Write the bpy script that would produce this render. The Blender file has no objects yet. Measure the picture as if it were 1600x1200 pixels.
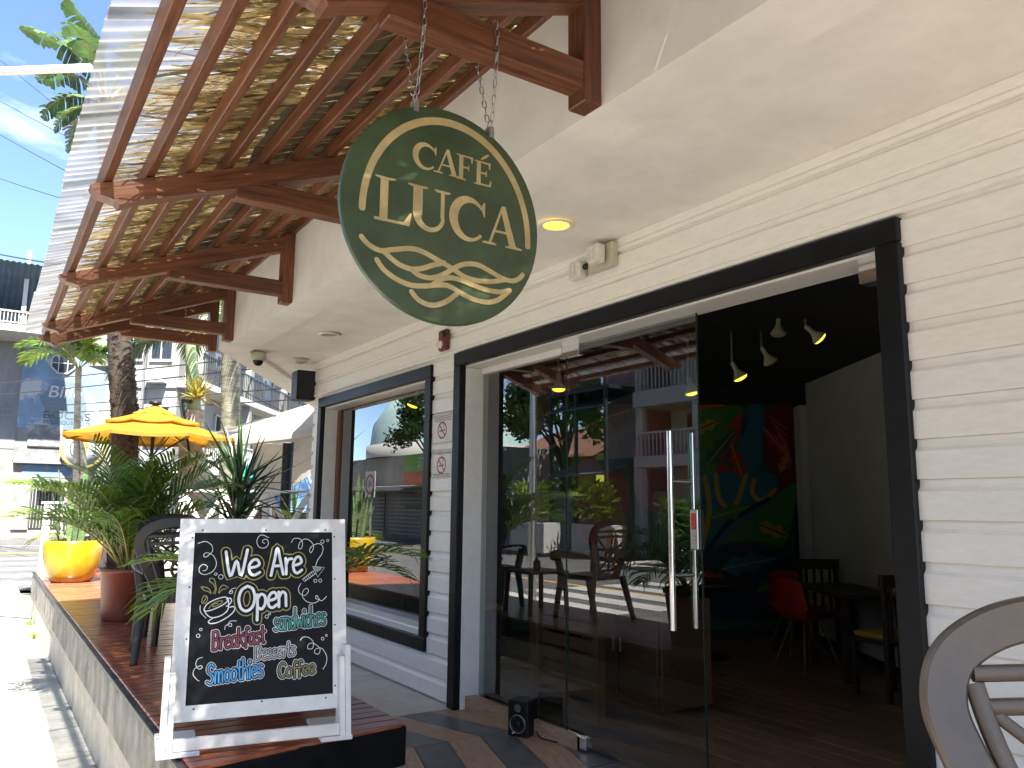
import bpy, math, random
from mathutils import Vector, Matrix, Euler
R = math.radians
random.seed(7)
scene = bpy.context.scene
COL = scene.collection

# ------------------------------------------------------------ camera, sky, sun, exposure
YAW, PITCH, ROLL, FPX = R(33.246), R(8.774), R(0.598), 1250.0
CF = Vector((-math.cos(YAW)*math.cos(PITCH), math.sin(YAW)*math.cos(PITCH), math.sin(PITCH)))
_r0 = CF.cross(Vector((0, 0, 1))).normalized()
_u0 = _r0.cross(CF)
CR = _r0*math.cos(ROLL)+_u0*math.sin(ROLL)
CU = _u0*math.cos(ROLL)-_r0*math.sin(ROLL)
CAM = Vector((0, 0, 1.45))
FH = Vector((-math.cos(YAW), math.sin(YAW), 0))      # horizontal viewing direction
RH = Vector((math.sin(YAW), math.cos(YAW), 0))       # horizontal right of it
cam = bpy.data.cameras.new('camera')
cam.sensor_width = 36.0
cam.lens = 36.0*FPX/1600.0
cam.clip_start = 0.05
cam.clip_end = 3000
camo = bpy.data.objects.new('camera', cam)
COL.objects.link(camo)
camo.matrix_world = Matrix(((CR.x, CU.x, -CF.x, CAM.x), (CR.y, CU.y, -CF.y, CAM.y), (CR.z, CU.z, -CF.z, CAM.z), (0, 0, 0, 1)))
scene.camera = camo

SUN = Vector((0.60, -0.115, 1.0)).normalized()
SUN_EL = math.asin(SUN.z)
sl = bpy.data.lights.new('sun', 'SUN')
sl.energy = 3.7
sl.angle = R(0.53)
sl.color = (1.0, 0.95, 0.86)
so = bpy.data.objects.new('sun', sl)
COL.objects.link(so)
so.rotation_euler = SUN.to_track_quat('Z', 'Y').to_euler()
so.location = (20, -8, 40)

world = bpy.data.worlds.new('World')
scene.world = world
world.use_nodes = True
nt = world.node_tree
nt.nodes.clear()
wo = nt.nodes.new('ShaderNodeOutputWorld')
bg = nt.nodes.new('ShaderNodeBackground')
bg.inputs['Strength'].default_value = 0.058
sky = nt.nodes.new('ShaderNodeTexSky')
sky.sky_type = 'NISHITA'
sky.sun_disc = False
sky.sun_elevation = SUN_EL
sky.sun_rotation = math.atan2(SUN.x, SUN.y)
sky.altitude = 2200
sky.air_density = 0.85
sky.dust_density = 1.0
sky.ozone_density = 2.5
tc = nt.nodes.new('ShaderNodeTexCoord')
mp = nt.nodes.new('ShaderNodeMapping')
mp.inputs['Scale'].default_value = (1.0, 1.0, 2.4)
nz = nt.nodes.new('ShaderNodeTexNoise')
nz.inputs['Scale'].default_value = 2.6
nz.inputs['Detail'].default_value = 8
nz.inputs['Roughness'].default_value = 0.56
nz.inputs['Distortion'].default_value = 0.25
rp = nt.nodes.new('ShaderNodeValToRGB')
rp.color_ramp.elements[0].position = 0.48
rp.color_ramp.elements[0].color = (0, 0, 0, 1)
rp.color_ramp.elements[1].position = 0.72
rp.color_ramp.elements[1].color = (0.85, 0.85, 0.85, 1)
mx = nt.nodes.new('ShaderNodeMixRGB')
mx.inputs[2].default_value = (6.6, 6.9, 7.2, 1)
L = nt.links.new
L(tc.outputs['Generated'], mp.inputs['Vector'])
L(mp.outputs[0], nz.inputs['Vector'])
L(nz.outputs['Fac'], rp.inputs['Fac'])
L(rp.outputs['Color'], mx.inputs[0])
L(sky.outputs[0], mx.inputs[1])
L(mx.outputs[0], bg.inputs['Color'])
L(bg.outputs[0], wo.inputs['Surface'])

scene.view_settings.view_transform = 'Standard'
scene.view_settings.look = 'None'
scene.view_settings.gamma = 1.0
scene.view_settings.exposure = 3.05
scene.view_settings.use_curve_mapping = False
scene.cycles.use_denoising = True
scene.cycles.max_bounces = 12
scene.cycles.diffuse_bounces = 5
scene.cycles.glossy_bounces = 4
scene.cycles.transmission_bounces = 6
scene.cycles.transparent_max_bounces = 24
scene.cycles.caustics_reflective = False
scene.cycles.caustics_refractive = False
scene.cycles.sample_clamp_indirect = 6.0

# ------------------------------------------------------------ helpers
def at(px, py, depth):
    """world point seen at a photograph pixel, at a horizontal-ish distance along the view"""
    return CAM+(CF+CR*((px-800)/FPX)-CU*((py-600)/FPX))*depth

def on(px, py, axis, v):
    d = CF+CR*((px-800)/FPX)-CU*((py-600)/FPX)
    i = 'xyz'.index(axis)
    return CAM+d*((v-CAM[i])/d[i])

class MB:
    def __init__(s):
        s.v = []; s.f = []; s.sm = []
    def add(s, vs, fs, smooth=False):
        o = len(s.v)
        s.v += [tuple(x) for x in vs]
        for f in fs:
            s.f.append([i+o for i in f]); s.sm.append(smooth)
        return s
    def box(s, x0, x1, y0, y1, z0, z1, M=None):
        vs = [Vector(p) for p in ((x0,y0,z0),(x1,y0,z0),(x1,y1,z0),(x0,y1,z0),(x0,y0,z1),(x1,y0,z1),(x1,y1,z1),(x0,y1,z1))]
        if M: vs = [M @ v for v in vs]
        return s.add(vs, [(0,3,2,1),(4,5,6,7),(0,1,5,4),(1,2,6,5),(2,3,7,6),(3,0,4,7)])
    def bbox(s, x0, x1, y0, y1, z0, z1, b=0.004, M=None):
        """box with chamfered edges"""
        vs = []; 
        for (x, sx) in ((x0, 1), (x1, -1)):
            for (y, sy) in ((y0, 1), (y1, -1)):
                for (z, sz) in ((z0, 1), (z1, -1)):
                    vs += [Vector((x, y+sy*b, z+sz*b)), Vector((x+sx*b, y, z+sz*b)), Vector((x+sx*b, y+sy*b, z))]
        if M: vs = [M @ v for v in vs]
        def c(i, j, k, a): return ((i*2+j)*2+k)*3+a
        fs = []
        for i in (0, 1): fs.append([c(i,0,0,0), c(i,0,1,0), c(i,1,1,0), c(i,1,0,0)] if i == 0 else [c(i,0,0,0), c(i,1,0,0), c(i,1,1,0), c(i,0,1,0)])
        for j in (0, 1): fs.append([c(0,j,0,1), c(1,j,0,1), c(1,j,1,1), c(0,j,1,1)] if j == 0 else [c(0,j,0,1), c(0,j,1,1), c(1,j,1,1), c(1,j,0,1)])
        for k in (0, 1): fs.append([c(0,0,k,2), c(0,1,k,2), c(1,1,k,2), c(1,0,k,2)] if k == 0 else [c(0,0,k,2), c(1,0,k,2), c(1,1,k,2), c(0,1,k,2)])
        for j in (0, 1):
            for k in (0, 1): fs.append([c(0,j,k,1), c(1,j,k,1), c(1,j,k,2), c(0,j,k,2)])
        for i in (0, 1):
            for k in (0, 1): fs.append([c(i,0,k,0), c(i,1,k,0), c(i,1,k,2), c(i,0,k,2)])
            for j in (0, 1): fs.append([c(i,j,0,0), c(i,j,1,0), c(i,j,1,1), c(i,j,0,1)])
            for j in (0, 1):
                for k in (0, 1): fs.append([c(i,j,k,0), c(i,j,k,1), c(i,j,k,2)])
        return s.add(vs, fs)
    def tube(s, pts, rad, n=8, cap=True, smooth=True):
        pts = [Vector(p) for p in pts]
        if not hasattr(rad, '__len__'): rad = [rad]*len(pts)
        rings = []; prev = None
        for i, p in enumerate(pts):
            t = (pts[min(i+1, len(pts)-1)]-pts[max(i-1, 0)]).normalized()
            if prev is None:
                a = t.orthogonal().normalized()
            else:
                a = prev-t*prev.dot(t)
                a = a.normalized() if a.length > 1e-6 else t.orthogonal().normalized()
            prev = a; b = t.cross(a)
            rings.append([p+(a*math.cos(2*math.pi*k/n)+b*math.sin(2*math.pi*k/n))*rad[i] for k in range(n)])
        vs = [v for r in rings for v in r]; fs = []
        for i in range(len(pts)-1):
            for k in range(n):
                fs.append((i*n+k, i*n+(k+1) % n, (i+1)*n+(k+1) % n, (i+1)*n+k))
        s.add(vs, fs, smooth)
        if cap:
            s.add(rings[0], [list(range(n))[::-1]]); s.add(rings[-1], [list(range(n))])
        return s
    def lathe(s, prof, n=24, c=(0, 0, 0), smooth=True):
        vs = []; fs = []
        for (r, z) in prof:
            for k in range(n):
                a = 2*math.pi*k/n
                vs.append((c[0]+r*math.cos(a), c[1]+r*math.sin(a), c[2]+z))
        for i in range(len(prof)-1):
            for k in range(n):
                fs.append((i*n+k, i*n+(k+1) % n, (i+1)*n+(k+1) % n, (i+1)*n+k))
        return s.add(vs, fs, smooth)
    def prism(s, poly, f, d):
        """poly: 2-D outline; f maps (a,b)->Vector; d: extrusion vector"""
        n = len(poly); d = Vector(d)
        p0 = [f(*p) for p in poly]; p1 = [p+d for p in p0]
        return s.add(p0+p1, [list(range(n))[::-1], list(range(n, 2*n))]+[(i, (i+1) % n, n+(i+1) % n, n+i) for i in range(n)])
    def sweep(s, pts, wd, w, h, closed=False, smooth=True):
        """rectangular section (rounded) along pts; wd = width direction per point"""
        n = len(pts); rings = []
        for i in range(n):
            p = Vector(pts[i])
            if closed: t = (Vector(pts[(i+1) % n])-Vector(pts[i-1])).normalized()
            else: t = (Vector(pts[min(i+1, n-1)])-Vector(pts[max(i-1, 0)])).normalized()
            a = Vector(wd[i] if isinstance(wd, list) else wd); a = (a-t*a.dot(t)).normalized(); b = t.cross(a)
            ww = (w[i] if isinstance(w, list) else w)/2; hh = (h[i] if isinstance(h, list) else h)/2
            c = min(ww, hh)*0.45
            rings.append([p+a*x+b*y for x, y in ((ww, hh-c), (ww-c, hh), (-ww+c, hh), (-ww, hh-c), (-ww, -hh+c), (-ww+c, -hh), (ww-c, -hh), (ww, -hh+c))])
        m = n if closed else n-1
        fs = [(i*8+k, i*8+(k+1) % 8, ((i+1) % n)*8+(k+1) % 8, ((i+1) % n)*8+k) for i in range(m) for k in range(8)]
        s.add([v for r in rings for v in r], fs, smooth)
        if not closed:
            s.add(rings[0], [list(range(8))[::-1]]); s.add(rings[-1], [list(range(8))])
        return s
    def mesh(s, name, mat):
        me = bpy.data.meshes.new(name)
        me.from_pydata(s.v, [], s.f)
        me.polygons.foreach_set('use_smooth', s.sm)
        if mat: me.materials.append(mat)
        me.update()
        return me
    def build(s, name, mat, parent=None, M=None):
        return link(name, s.mesh(name, mat), parent, M)

def link(name, me, parent=None, M=None):
    o = bpy.data.objects.new(name, me)
    COL.objects.link(o)
    if parent: o.parent = parent
    if M is not None: o.matrix_basis = M
    return o

def tag(o, label, cat, group=None):
    o['label'] = label; o['category'] = cat
    if group: o['group'] = group
    return o

def thing(name, label, cat, loc=(0, 0, 0), rz=0.0, group=None):
    o = bpy.data.objects.new(name, None)
    COL.objects.link(o)
    o.location = loc; o.rotation_euler = (0, 0, rz)
    o.empty_display_size = 0.1
    return tag(o, label, cat, group)

def struct(o, kind='structure'):
    o['kind'] = kind
    return o

def copy_tree(o, parent=None):
    c = o.copy(); COL.objects.link(c)
    if parent: c.parent = parent
    for ch in list(o.children): copy_tree(ch, c)
    return c

def fix(points, n=6):
    """Catmull-Rom smoothing of a polyline"""
    P = [Vector(p) for p in points]; out = []
    for i in range(len(P)-1):
        a = P[max(i-1, 0)]; b = P[i]; c = P[i+1]; d = P[min(i+2, len(P)-1)]
        for k in range(n):
            t = k/n
            out.append(0.5*((2*b)+(c-a)*t+(2*a-5*b+4*c-d)*t*t+(3*b-a-3*c+d)*t**3))
    out.append(P[-1])
    return out

def text_obj(name, body, size, m_, parent, M, align='LEFT', shear=0.0, offset=0.0, valign='TOP_BASELINE'):
    cu = bpy.data.curves.new(name, 'FONT'); cu.body = body; cu.size = size; cu.align_x = align; cu.align_y = valign; cu.shear = shear; cu.offset = offset
    tmp = bpy.data.objects.new(name, cu)
    me = bpy.data.meshes.new_from_object(tmp)
    bpy.data.objects.remove(tmp); bpy.data.curves.remove(cu)
    me.name = name; me.materials.clear(); me.materials.append(m_)
    return link(name, me, parent, M)

TR = Matrix.Translation
def RZ(a): return Matrix.Rotation(a, 4, 'Z')
def RX(a): return Matrix.Rotation(a, 4, 'X')
def RY(a): return Matrix.Rotation(a, 4, 'Y')
def frame(o, x, y, z):
    return Matrix(((x[0], y[0], z[0], o[0]), (x[1], y[1], z[1], o[1]), (x[2], y[2], z[2], o[2]), (0, 0, 0, 1)))

# ------------------------------------------------------------ materials
MATS = {}
def mat(name, col, rough=0.6, var=0.15, scale=6.0, stretch=(1, 1, 1), bump=0.0, bscale=None, metal=0.0, col2=None, spec=0.5,
        coat=0.0, trans=0.0, sheen=None, thr=(0.35, 0.7), dirt=None, dscale=1.2, dthr=(0.55, 0.75), emit=0.0, rvar=0.12, rand=0.0, island=0.0):
    m = bpy.data.materials.new(name); m.use_nodes = True
    n = m.node_tree.nodes; l = m.node_tree.links.new
    b = n['Principled BSDF']; out = n['Material Output']
    b.inputs['Roughness'].default_value = rough
    b.inputs['Metallic'].default_value = metal
    b.inputs['Specular IOR Level'].default_value = spec
    b.inputs['Coat Weight'].default_value = coat
    b.inputs['Coat Roughness'].default_value = 0.15
    tc = n.new('ShaderNodeTexCoord'); mp = n.new('ShaderNodeMapping')
    mp.inputs['Scale'].default_value = stretch
    l(tc.outputs['Object'], mp.inputs['Vector'])
    oi = n.new('ShaderNodeObjectInfo')
    ad = n.new('ShaderNodeVectorMath'); ad.operation = 'ADD'
    sc = n.new('ShaderNodeVectorMath'); sc.operation = 'SCALE'; sc.inputs['Scale'].default_value = 37.0
    cb = n.new('ShaderNodeCombineXYZ')
    for i in range(3): l(oi.outputs['Random'], cb.inputs[i])
    l(cb.outputs[0], sc.inputs[0]); l(mp.outputs[0], ad.inputs[0]); l(sc.outputs[0], ad.inputs[1])
    nz = n.new('ShaderNodeTexNoise')
    nz.inputs['Scale'].default_value = scale; nz.inputs['Detail'].default_value = 7; nz.inputs['Roughness'].default_value = 0.62
    l(ad.outputs[0], nz.inputs['Vector'])
    c2 = col2 or tuple(max(0, c*(1-var*2)) for c in col)
    c1 = col if col2 else tuple(min(1, c*(1+var)) for c in col)
    rp = n.new('ShaderNodeValToRGB')
    rp.color_ramp.elements[0].position = thr[0]; rp.color_ramp.elements[0].color = (*c2, 1)
    rp.color_ramp.elements[1].position = thr[1]; rp.color_ramp.elements[1].color = (*c1, 1)
    l(nz.outputs['Fac'], rp.inputs['Fac'])
    colout = rp.outputs['Color']
    if dirt:
        n2 = n.new('ShaderNodeTexNoise'); n2.inputs['Scale'].default_value = dscale; n2.inputs['Detail'].default_value = 9
        n2.inputs['Roughness'].default_value = 0.68
        l(ad.outputs[0], n2.inputs['Vector'])
        r2 = n.new('ShaderNodeValToRGB')
        r2.color_ramp.elements[0].position = dthr[0]; r2.color_ramp.elements[0].color = (0, 0, 0, 1)
        r2.color_ramp.elements[1].position = dthr[1]; r2.color_ramp.elements[1].color = (1, 1, 1, 1)
        l(n2.outputs['Fac'], r2.inputs['Fac'])
        mx = n.new('ShaderNodeMixRGB'); l(r2.outputs['Color'], mx.inputs[0]); l(colout, mx.inputs[1]); mx.inputs[2].default_value = (*dirt, 1)
        colout = mx.outputs[0]
    if rand:
        mr = n.new('ShaderNodeMapRange'); mr.inputs['To Min'].default_value = 1-rand; mr.inputs['To Max'].default_value = 1+rand
        l(oi.outputs['Random'], mr.inputs['Value'])
        hs = n.new('ShaderNodeHueSaturation'); l(mr.outputs[0], hs.inputs['Value']); l(colout, hs.inputs['Color'])
        colout = hs.outputs['Color']
    if island:
        gi = n.new('ShaderNodeNewGeometry'); mi = n.new('ShaderNodeMapRange'); mi.inputs['To Min'].default_value = 1-island; mi.inputs['To Max'].default_value = 1+island
        l(gi.outputs['Random Per Island'], mi.inputs['Value'])
        hi = n.new('ShaderNodeHueSaturation'); l(mi.outputs[0], hi.inputs['Value']); l(colout, hi.inputs['Color'])
        colout = hi.outputs['Color']
    l(colout, b.inputs['Base Color'])
    mr = n.new('ShaderNodeMapRange'); mr.inputs['To Min'].default_value = max(0, rough-rvar); mr.inputs['To Max'].default_value = min(1, rough+rvar)
    l(nz.outputs['Fac'], mr.inputs['Value']); l(mr.outputs[0], b.inputs['Roughness'])
    if bump:
        bp = n.new('ShaderNodeBump'); bp.inputs['Strength'].default_value = bump; bp.inputs['Distance'].default_value = 0.01
        nb = nz
        if bscale:
            nb = n.new('ShaderNodeTexNoise'); nb.inputs['Scale'].default_value = bscale; nb.inputs['Detail'].default_value = 6
            l(ad.outputs[0], nb.inputs['Vector'])
        l(nb.outputs['Fac'], bp.inputs['Height']); l(bp.outputs[0], b.inputs['Normal'])
    if trans:
        tr = n.new('ShaderNodeBsdfTranslucent'); l(colout, tr.inputs['Color'])
        ms = n.new('ShaderNodeMixShader'); ms.inputs[0].default_value = trans
        l(b.outputs[0], ms.inputs[1]); l(tr.outputs[0], ms.inputs[2]); l(ms.outputs[0], out.inputs['Surface'])
    if emit:
        b.inputs['Emission Color'].default_value = (*col, 1); b.inputs['Emission Strength'].default_value = emit
    MATS[name] = m
    return m

def glass_mat(name, k=2.9, tint=(0.80, 0.83, 0.82)):
    m = bpy.data.materials.new(name); m.use_nodes = True
    n = m.node_tree.nodes; l = m.node_tree.links.new
    n.remove(n['Principled BSDF'])
    t = n.new('ShaderNodeBsdfTransparent'); t.inputs[0].default_value = (*tint, 1)
    g = n.new('ShaderNodeBsdfGlossy'); g.inputs['Roughness'].default_value = 0.0
    fr = n.new('ShaderNodeFresnel'); fr.inputs[0].default_value = 1.5
    ge = n.new('ShaderNodeNewGeometry')
    s1 = n.new('ShaderNodeMath'); s1.operation = 'SUBTRACT'; s1.inputs[0].default_value = 1.0
    l(ge.outputs['Backfacing'], s1.inputs[1])
    m1 = n.new('ShaderNodeMath'); m1.operation = 'MULTIPLY'; l(fr.outputs[0], m1.inputs[0]); l(s1.outputs[0], m1.inputs[1])
    m2 = n.new('ShaderNodeMath'); m2.operation = 'MULTIPLY'; m2.use_clamp = True; l(m1.outputs[0], m2.inputs[0]); m2.inputs[1].default_value = k
    nz = n.new('ShaderNodeTexNoise'); nz.inputs['Scale'].default_value = 0.9
    bp = n.new('ShaderNodeBump'); bp.inputs['Strength'].default_value = 0.012; bp.inputs['Distance'].default_value = 0.05
    tc = n.new('ShaderNodeTexCoord'); l(tc.outputs['Object'], nz.inputs['Vector'])
    l(nz.outputs['Fac'], bp.inputs['Height']); l(bp.outputs[0], g.inputs['Normal'])
    mx = n.new('ShaderNodeMixShader'); l(m2.outputs[0], mx.inputs[0]); l(t.outputs[0], mx.inputs[1]); l(g.outputs[0], mx.inputs[2])
    l(mx.outputs[0], n['Material Output'].inputs['Surface'])
    MATS[name] = m
    return m

def pvc_mat(name):
    m = bpy.data.materials.new(name); m.use_nodes = True
    n = m.node_tree.nodes; l = m.node_tree.links.new
    b = n['Principled BSDF']; b.inputs['Roughness'].default_value = 0.25
    tc = n.new('ShaderNodeTexCoord')
    mp = n.new('ShaderNodeMapping'); mp.inputs['Scale'].default_value = (6, 1.2, 1.2)
    nz = n.new('ShaderNodeTexNoise'); nz.inputs['Scale'].default_value = 2.2; nz.inputs['Detail'].default_value = 8
    l(tc.outputs['Object'], mp.inputs[0]); l(mp.outputs[0], nz.inputs['Vector'])
    rp = n.new('ShaderNodeValToRGB')
    rp.color_ramp.elements[0].position = 0.3; rp.color_ramp.elements[0].color = (0.14, 0.137, 0.127, 1)
    rp.color_ramp.elements[1].position = 0.65; rp.color_ramp.elements[1].color = (0.33, 0.337, 0.345, 1)
    l(nz.outputs['Fac'], rp.inputs['Fac']); l(rp.outputs[0], b.inputs['Base Color'])
    tl = n.new('ShaderNodeBsdfTranslucent'); l(rp.outputs[0], tl.inputs[0])
    tp = n.new('ShaderNodeBsdfTransparent'); tp.inputs[0].default_value = (0.82, 0.85, 0.88, 1)
    a = n.new('ShaderNodeMixShader'); a.inputs[0].default_value = 0.50; l(b.outputs[0], a.inputs[1]); l(tl.outputs[0], a.inputs[2])
    c = n.new('ShaderNodeMixShader'); c.inputs[0].default_value = 0.28; l(a.outputs[0], c.inputs[1]); l(tp.outputs[0], c.inputs[2])
    l(c.outputs[0], n['Material Output'].inputs['Surface'])
    MATS[name] = m
    return m

def emis(name, col, s):
    m = bpy.data.materials.new(name); m.use_nodes = True
    n = m.node_tree.nodes; b = n['Principled BSDF']
    b.inputs['Base Color'].default_value = (*col, 1); b.inputs['Emission Color'].default_value = (*col, 1); b.inputs['Emission Strength'].default_value = s
    MATS[name] = m
    return m

white_siding = mat('white_siding_paint', (0.84, 0.815, 0.755), 0.42, 0.03, 9, (1.5, 6, 6), 0.03, 40, dirt=(0.50, 0.44, 0.36), dscale=2.4, dthr=(0.70, 0.92), rand=0.02)
plaster = mat('plaster_paint', (0.84, 0.815, 0.76), 0.8, 0.05, 3, (1, 1, 1), 0.06, 60, dirt=(0.60, 0.56, 0.49), dscale=1.3, dthr=(0.60, 0.9))
white_gloss = mat('white_frame_paint', (0.80, 0.775, 0.73), 0.35, 0.03, 14, (1, 1, 1), 0.05, 60)
black_trim = mat('black_trim_paint', (0.006, 0.0065, 0.008), 0.42, 0.25, 10, (1, 1, 1), 0.05, 30, spec=0.22, dirt=(0.035, 0.035, 0.035), dscale=5, dthr=(0.66, 0.85))
beam_wood = mat('varnished_beam_wood', (0.23, 0.082, 0.033), 0.48, 0.3, 4, (0.9, 16, 16), 0.3, None, col2=(0.075, 0.026, 0.012), coat=0.05, thr=(.32, .68), dirt=(0.055, 0.02, 0.01), dscale=1.7, dthr=(0.62, 0.8), rand=0.22)
deck_wood = mat('stained_deck_wood', (0.36, 0.105, 0.048), 0.33, 0.3, 6, (14, 1.0, 14), 0.20, None, col2=(0.15, 0.038, 0.020), coat=0.15, dirt=(0.20, 0.12, 0.09), dscale=2.5, dthr=(0.62, 0.9), rand=0.22)
thatch_m = mat('dry_palm_leaf', (0.54, 0.42, 0.22), 0.6, 0.4, 7, (1, 1, 1), 0.2, None, col2=(0.30, 0.22, 0.10), trans=0.5, island=0.55)
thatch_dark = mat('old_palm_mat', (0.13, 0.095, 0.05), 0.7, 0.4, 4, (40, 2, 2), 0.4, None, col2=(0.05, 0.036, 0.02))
pvc = pvc_mat('corrugated_plastic')
chain_m = mat('galvanised_steel', (0.45, 0.45, 0.44), 0.38, 0.2, 30, metal=0.9)
chrome = mat('polished_steel', (0.78, 0.78, 0.78), 0.10, 0.02, 10, metal=1.0, rvar=0.03)
steel_b = mat('brushed_steel', (0.55, 0.54, 0.52), 0.3, 0.05, 20, (1, 1, 20), metal=1.0)
sign_green = mat('sign_green_paint', (0.043, 0.070, 0.031), 0.34, 0.18, 5, (1, 1, 1), 0.04, 30)
sign_gold = mat('sign_gold_paint', (0.46, 0.35, 0.16), 0.36, 0.12, 12)
concrete = mat('pavement_concrete', (0.40, 0.375, 0.325), 0.85, 0.12, 4, (1, 1, 1), 0.35, 45, dirt=(0.13, 0.12, 0.098), dscale=1.3, dthr=(0.50, 0.74), rand=0.05)
stone = mat('rough_deck_render', (0.33, 0.31, 0.27), 0.9, 0.25, 5, (1, 1, 0.7), 0.6, 18, col2=(0.13, 0.125, 0.115), dirt=(0.07, 0.066, 0.06), dscale=3.4, dthr=(0.54, 0.66))
stone2 = mat('smooth_deck_render', (0.46, 0.43, 0.37), 0.9, 0.12, 5, (1, 1, 1), 0.3, 30, dirt=(0.19, 0.19, 0.07), dscale=0.9, dthr=(0.60, 0.70))
asphalt = mat('asphalt', (0.085, 0.086, 0.088), 0.85, 0.2, 3, (1, 1, 1), 0.4, 90)
concrete_far = mat('far_pavement_concrete', (0.19, 0.18, 0.16), 0.85, 0.15, 2, dirt=(0.09, 0.085, 0.075), dscale=.6, dthr=(.5, .7))
ground_m = mat('ground_dirt', (0.22, 0.20, 0.16), 0.95, 0.2, 0.6, (1, 1, 1))
paint_white = mat('road_paint_white', (0.42, 0.415, 0.40), 0.7, 0.1, 5, dirt=(0.25, 0.25, 0.25), dscale=4, dthr=(0.55, 0.8))
paint_yellow = mat('road_paint_yellow', (0.60, 0.38, 0.05), 0.7, 0.1, 5, dirt=(0.2, 0.17, 0.1), dscale=4, dthr=(0.55, 0.8))
tile_grey = mat('walkway_tile', (0.55, 0.53, 0.49), 0.5, 0.1, 5, (1, 1, 1), 0.05, 30, rand=0.06)
tile_dark = mat('slate_look_tile', (0.115, 0.115, 0.115), 0.38, 0.25, 7, (1, 1, 1), 0.08, 30, rand=0.15)
tile_wood = mat('wood_look_tile', (0.46, 0.31, 0.20), 0.40, 0.3, 5, (1.5, 12, 12), 0.10, None, col2=(0.27, 0.165, 0.10), rand=0.2)
grout = mat('grout', (0.22, 0.20, 0.17), 0.9, 0.1, 8)
int_floor_m = mat('interior_wood_plank', (0.34, 0.215, 0.135), 0.34, 0.3, 5, (1.2, 14, 14), 0.08, None, col2=(0.14, 0.082, 0.05), rand=0.28)
int_black = mat('black_ceiling_paint', (0.012, 0.012, 0.013), 0.8, 0.1, 4)
int_grey = mat("interior_wall_paint", (0.55, 0.535, 0.50), 0.7, 0.05, 3)
glass = glass_mat('window_glass')
brown_plastic = mat('brown_plastic', (0.105, 0.078, 0.056), 0.40, 0.08, 20, (1, 1, 1), 0.03, 120)
dark_plastic = mat('charcoal_plastic', (0.018, 0.018, 0.019), 0.45, 0.1, 20, spec=0.3)
chair_plastic = mat('grey_chair_plastic', (0.032, 0.029, 0.027), 0.45, 0.1, 20, spec=0.35)
black_plastic = mat('black_plastic', (0.009, 0.009, 0.010), 0.45, 0.1, 20, spec=0.3)
board_white = mat('board_white_paint', (0.74, 0.72, 0.68), 0.5, 0.08, 8, (1, 1, 1), 0.15, 50, dirt=(0.42, 0.37, 0.30), dscale=6, dthr=(0.62, 0.85), rand=0.03)
chalk_black = mat('chalkboard_black', (0.008, 0.0085, 0.009), 0.6, 0.2, 4, spec=0.2)
def flat(name, c, r=0.6, s=0.5): return mat(name, c, r, 0.06, 30, spec=s)
chalk_w = flat('chalk_white', (0.78, 0.78, 0.76)); chalk_y = flat('chalk_ochre', (0.33, 0.29, 0.075)); chalk_t = flat('chalk_teal', (0.065, 0.27, 0.22))
chalk_r = flat('chalk_crimson', (0.26, 0.045, 0.065)); chalk_b = flat('chalk_blue', (0.075, 0.34, 0.66)); chalk_k = flat('chalk_gap_black', (0.008, 0.0085, 0.009), 0.6, 0.2)
screw_m = flat('screw_head', (0.06, 0.05, 0.045), 0.5)
yellow_glaze = mat('yellow_glaze', (0.40, 0.265, 0.010), 0.24, 0.1, 5, (1, 1, 1), 0.05, 12, coat=0.4)
maroon_pot = mat('maroon_plastic_pot', (0.19, 0.042, 0.026), 0.45, 0.12, 6)
soil = mat('potting_soil', (0.05, 0.035, 0.022), 0.95, 0.3, 30, (1, 1, 1), 0.6)
leaf_palm = mat('palm_leaf', (0.15, 0.245, 0.036), 0.40, 0.3, 5, col2=(0.075, 0.145, 0.022), trans=0.4, rand=0.2, island=0.3)
leaf_yel = mat('palm_stem_yellow', (0.34, 0.28, 0.06), 0.5, 0.2, 8)
leaf_dark = mat('dark_leaf', (0.035, 0.080, 0.028), 0.4, 0.3, 5, col2=(0.018, 0.045, 0.016), trans=0.2, island=0.35)
leaf_tree = mat('tree_leaf', (0.062, 0.115, 0.026), 0.5, 0.35, 0.6, col2=(0.030, 0.062, 0.016), trans=0.25, island=0.35)
leaf_lime = mat('lime_leaf', (0.20, 0.30, 0.035), 0.45, 0.25, 4, trans=0.35, island=0.35)
leaf_snake = mat('snake_plant_leaf', (0.17, 0.24, 0.10), 0.5, 0.3, 10, (1, 1, 5), col2=(0.055, 0.115, 0.045))
leaf_banana = mat('banana_leaf', (0.075, 0.145, 0.045), 0.45, 0.25, 3, trans=0.3)
leaf_grey = mat('dry_banana_leaf', (0.24, 0.22, 0.18), 0.6, 0.25, 3, trans=0.2)
bromeliad = mat('yellow_bromeliad', (0.50, 0.42, 0.09), 0.5, 0.3, 5, trans=0.3, island=0.35)
bark_dark = mat('shaggy_bark', (0.055, 0.042, 0.030), 0.95, 0.4, 9, (1, 1, 2.2), 0.9, 14, dirt=(0.36, 0.33, 0.28), dscale=7, dthr=(0.66, 0.74))
bark_pale = mat('pale_palm_bark', (0.36, 0.32, 0.26), 0.9, 0.25, 5, (1, 1, 3), 0.5, 18, dirt=(0.16, 0.15, 0.11), dscale=3, dthr=(0.55, 0.75))
bark_ring = mat('ringed_palm_bark', (0.22, 0.20, 0.15), 0.9, 0.3, 5, (1, 1, 6), 0.5, 18, dirt=(0.20, 0.23, 0.08), dscale=2, dthr=(0.56, 0.75))
crownshaft_m = mat('green_crownshaft', (0.22, 0.28, 0.15), 0.5, 0.2, 4, (1, 1, 0.4))
umb_m = mat('umbrella_fabric', (0.36, 0.165, 0.005), 0.75, 0.06, 5, trans=0.35)
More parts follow.
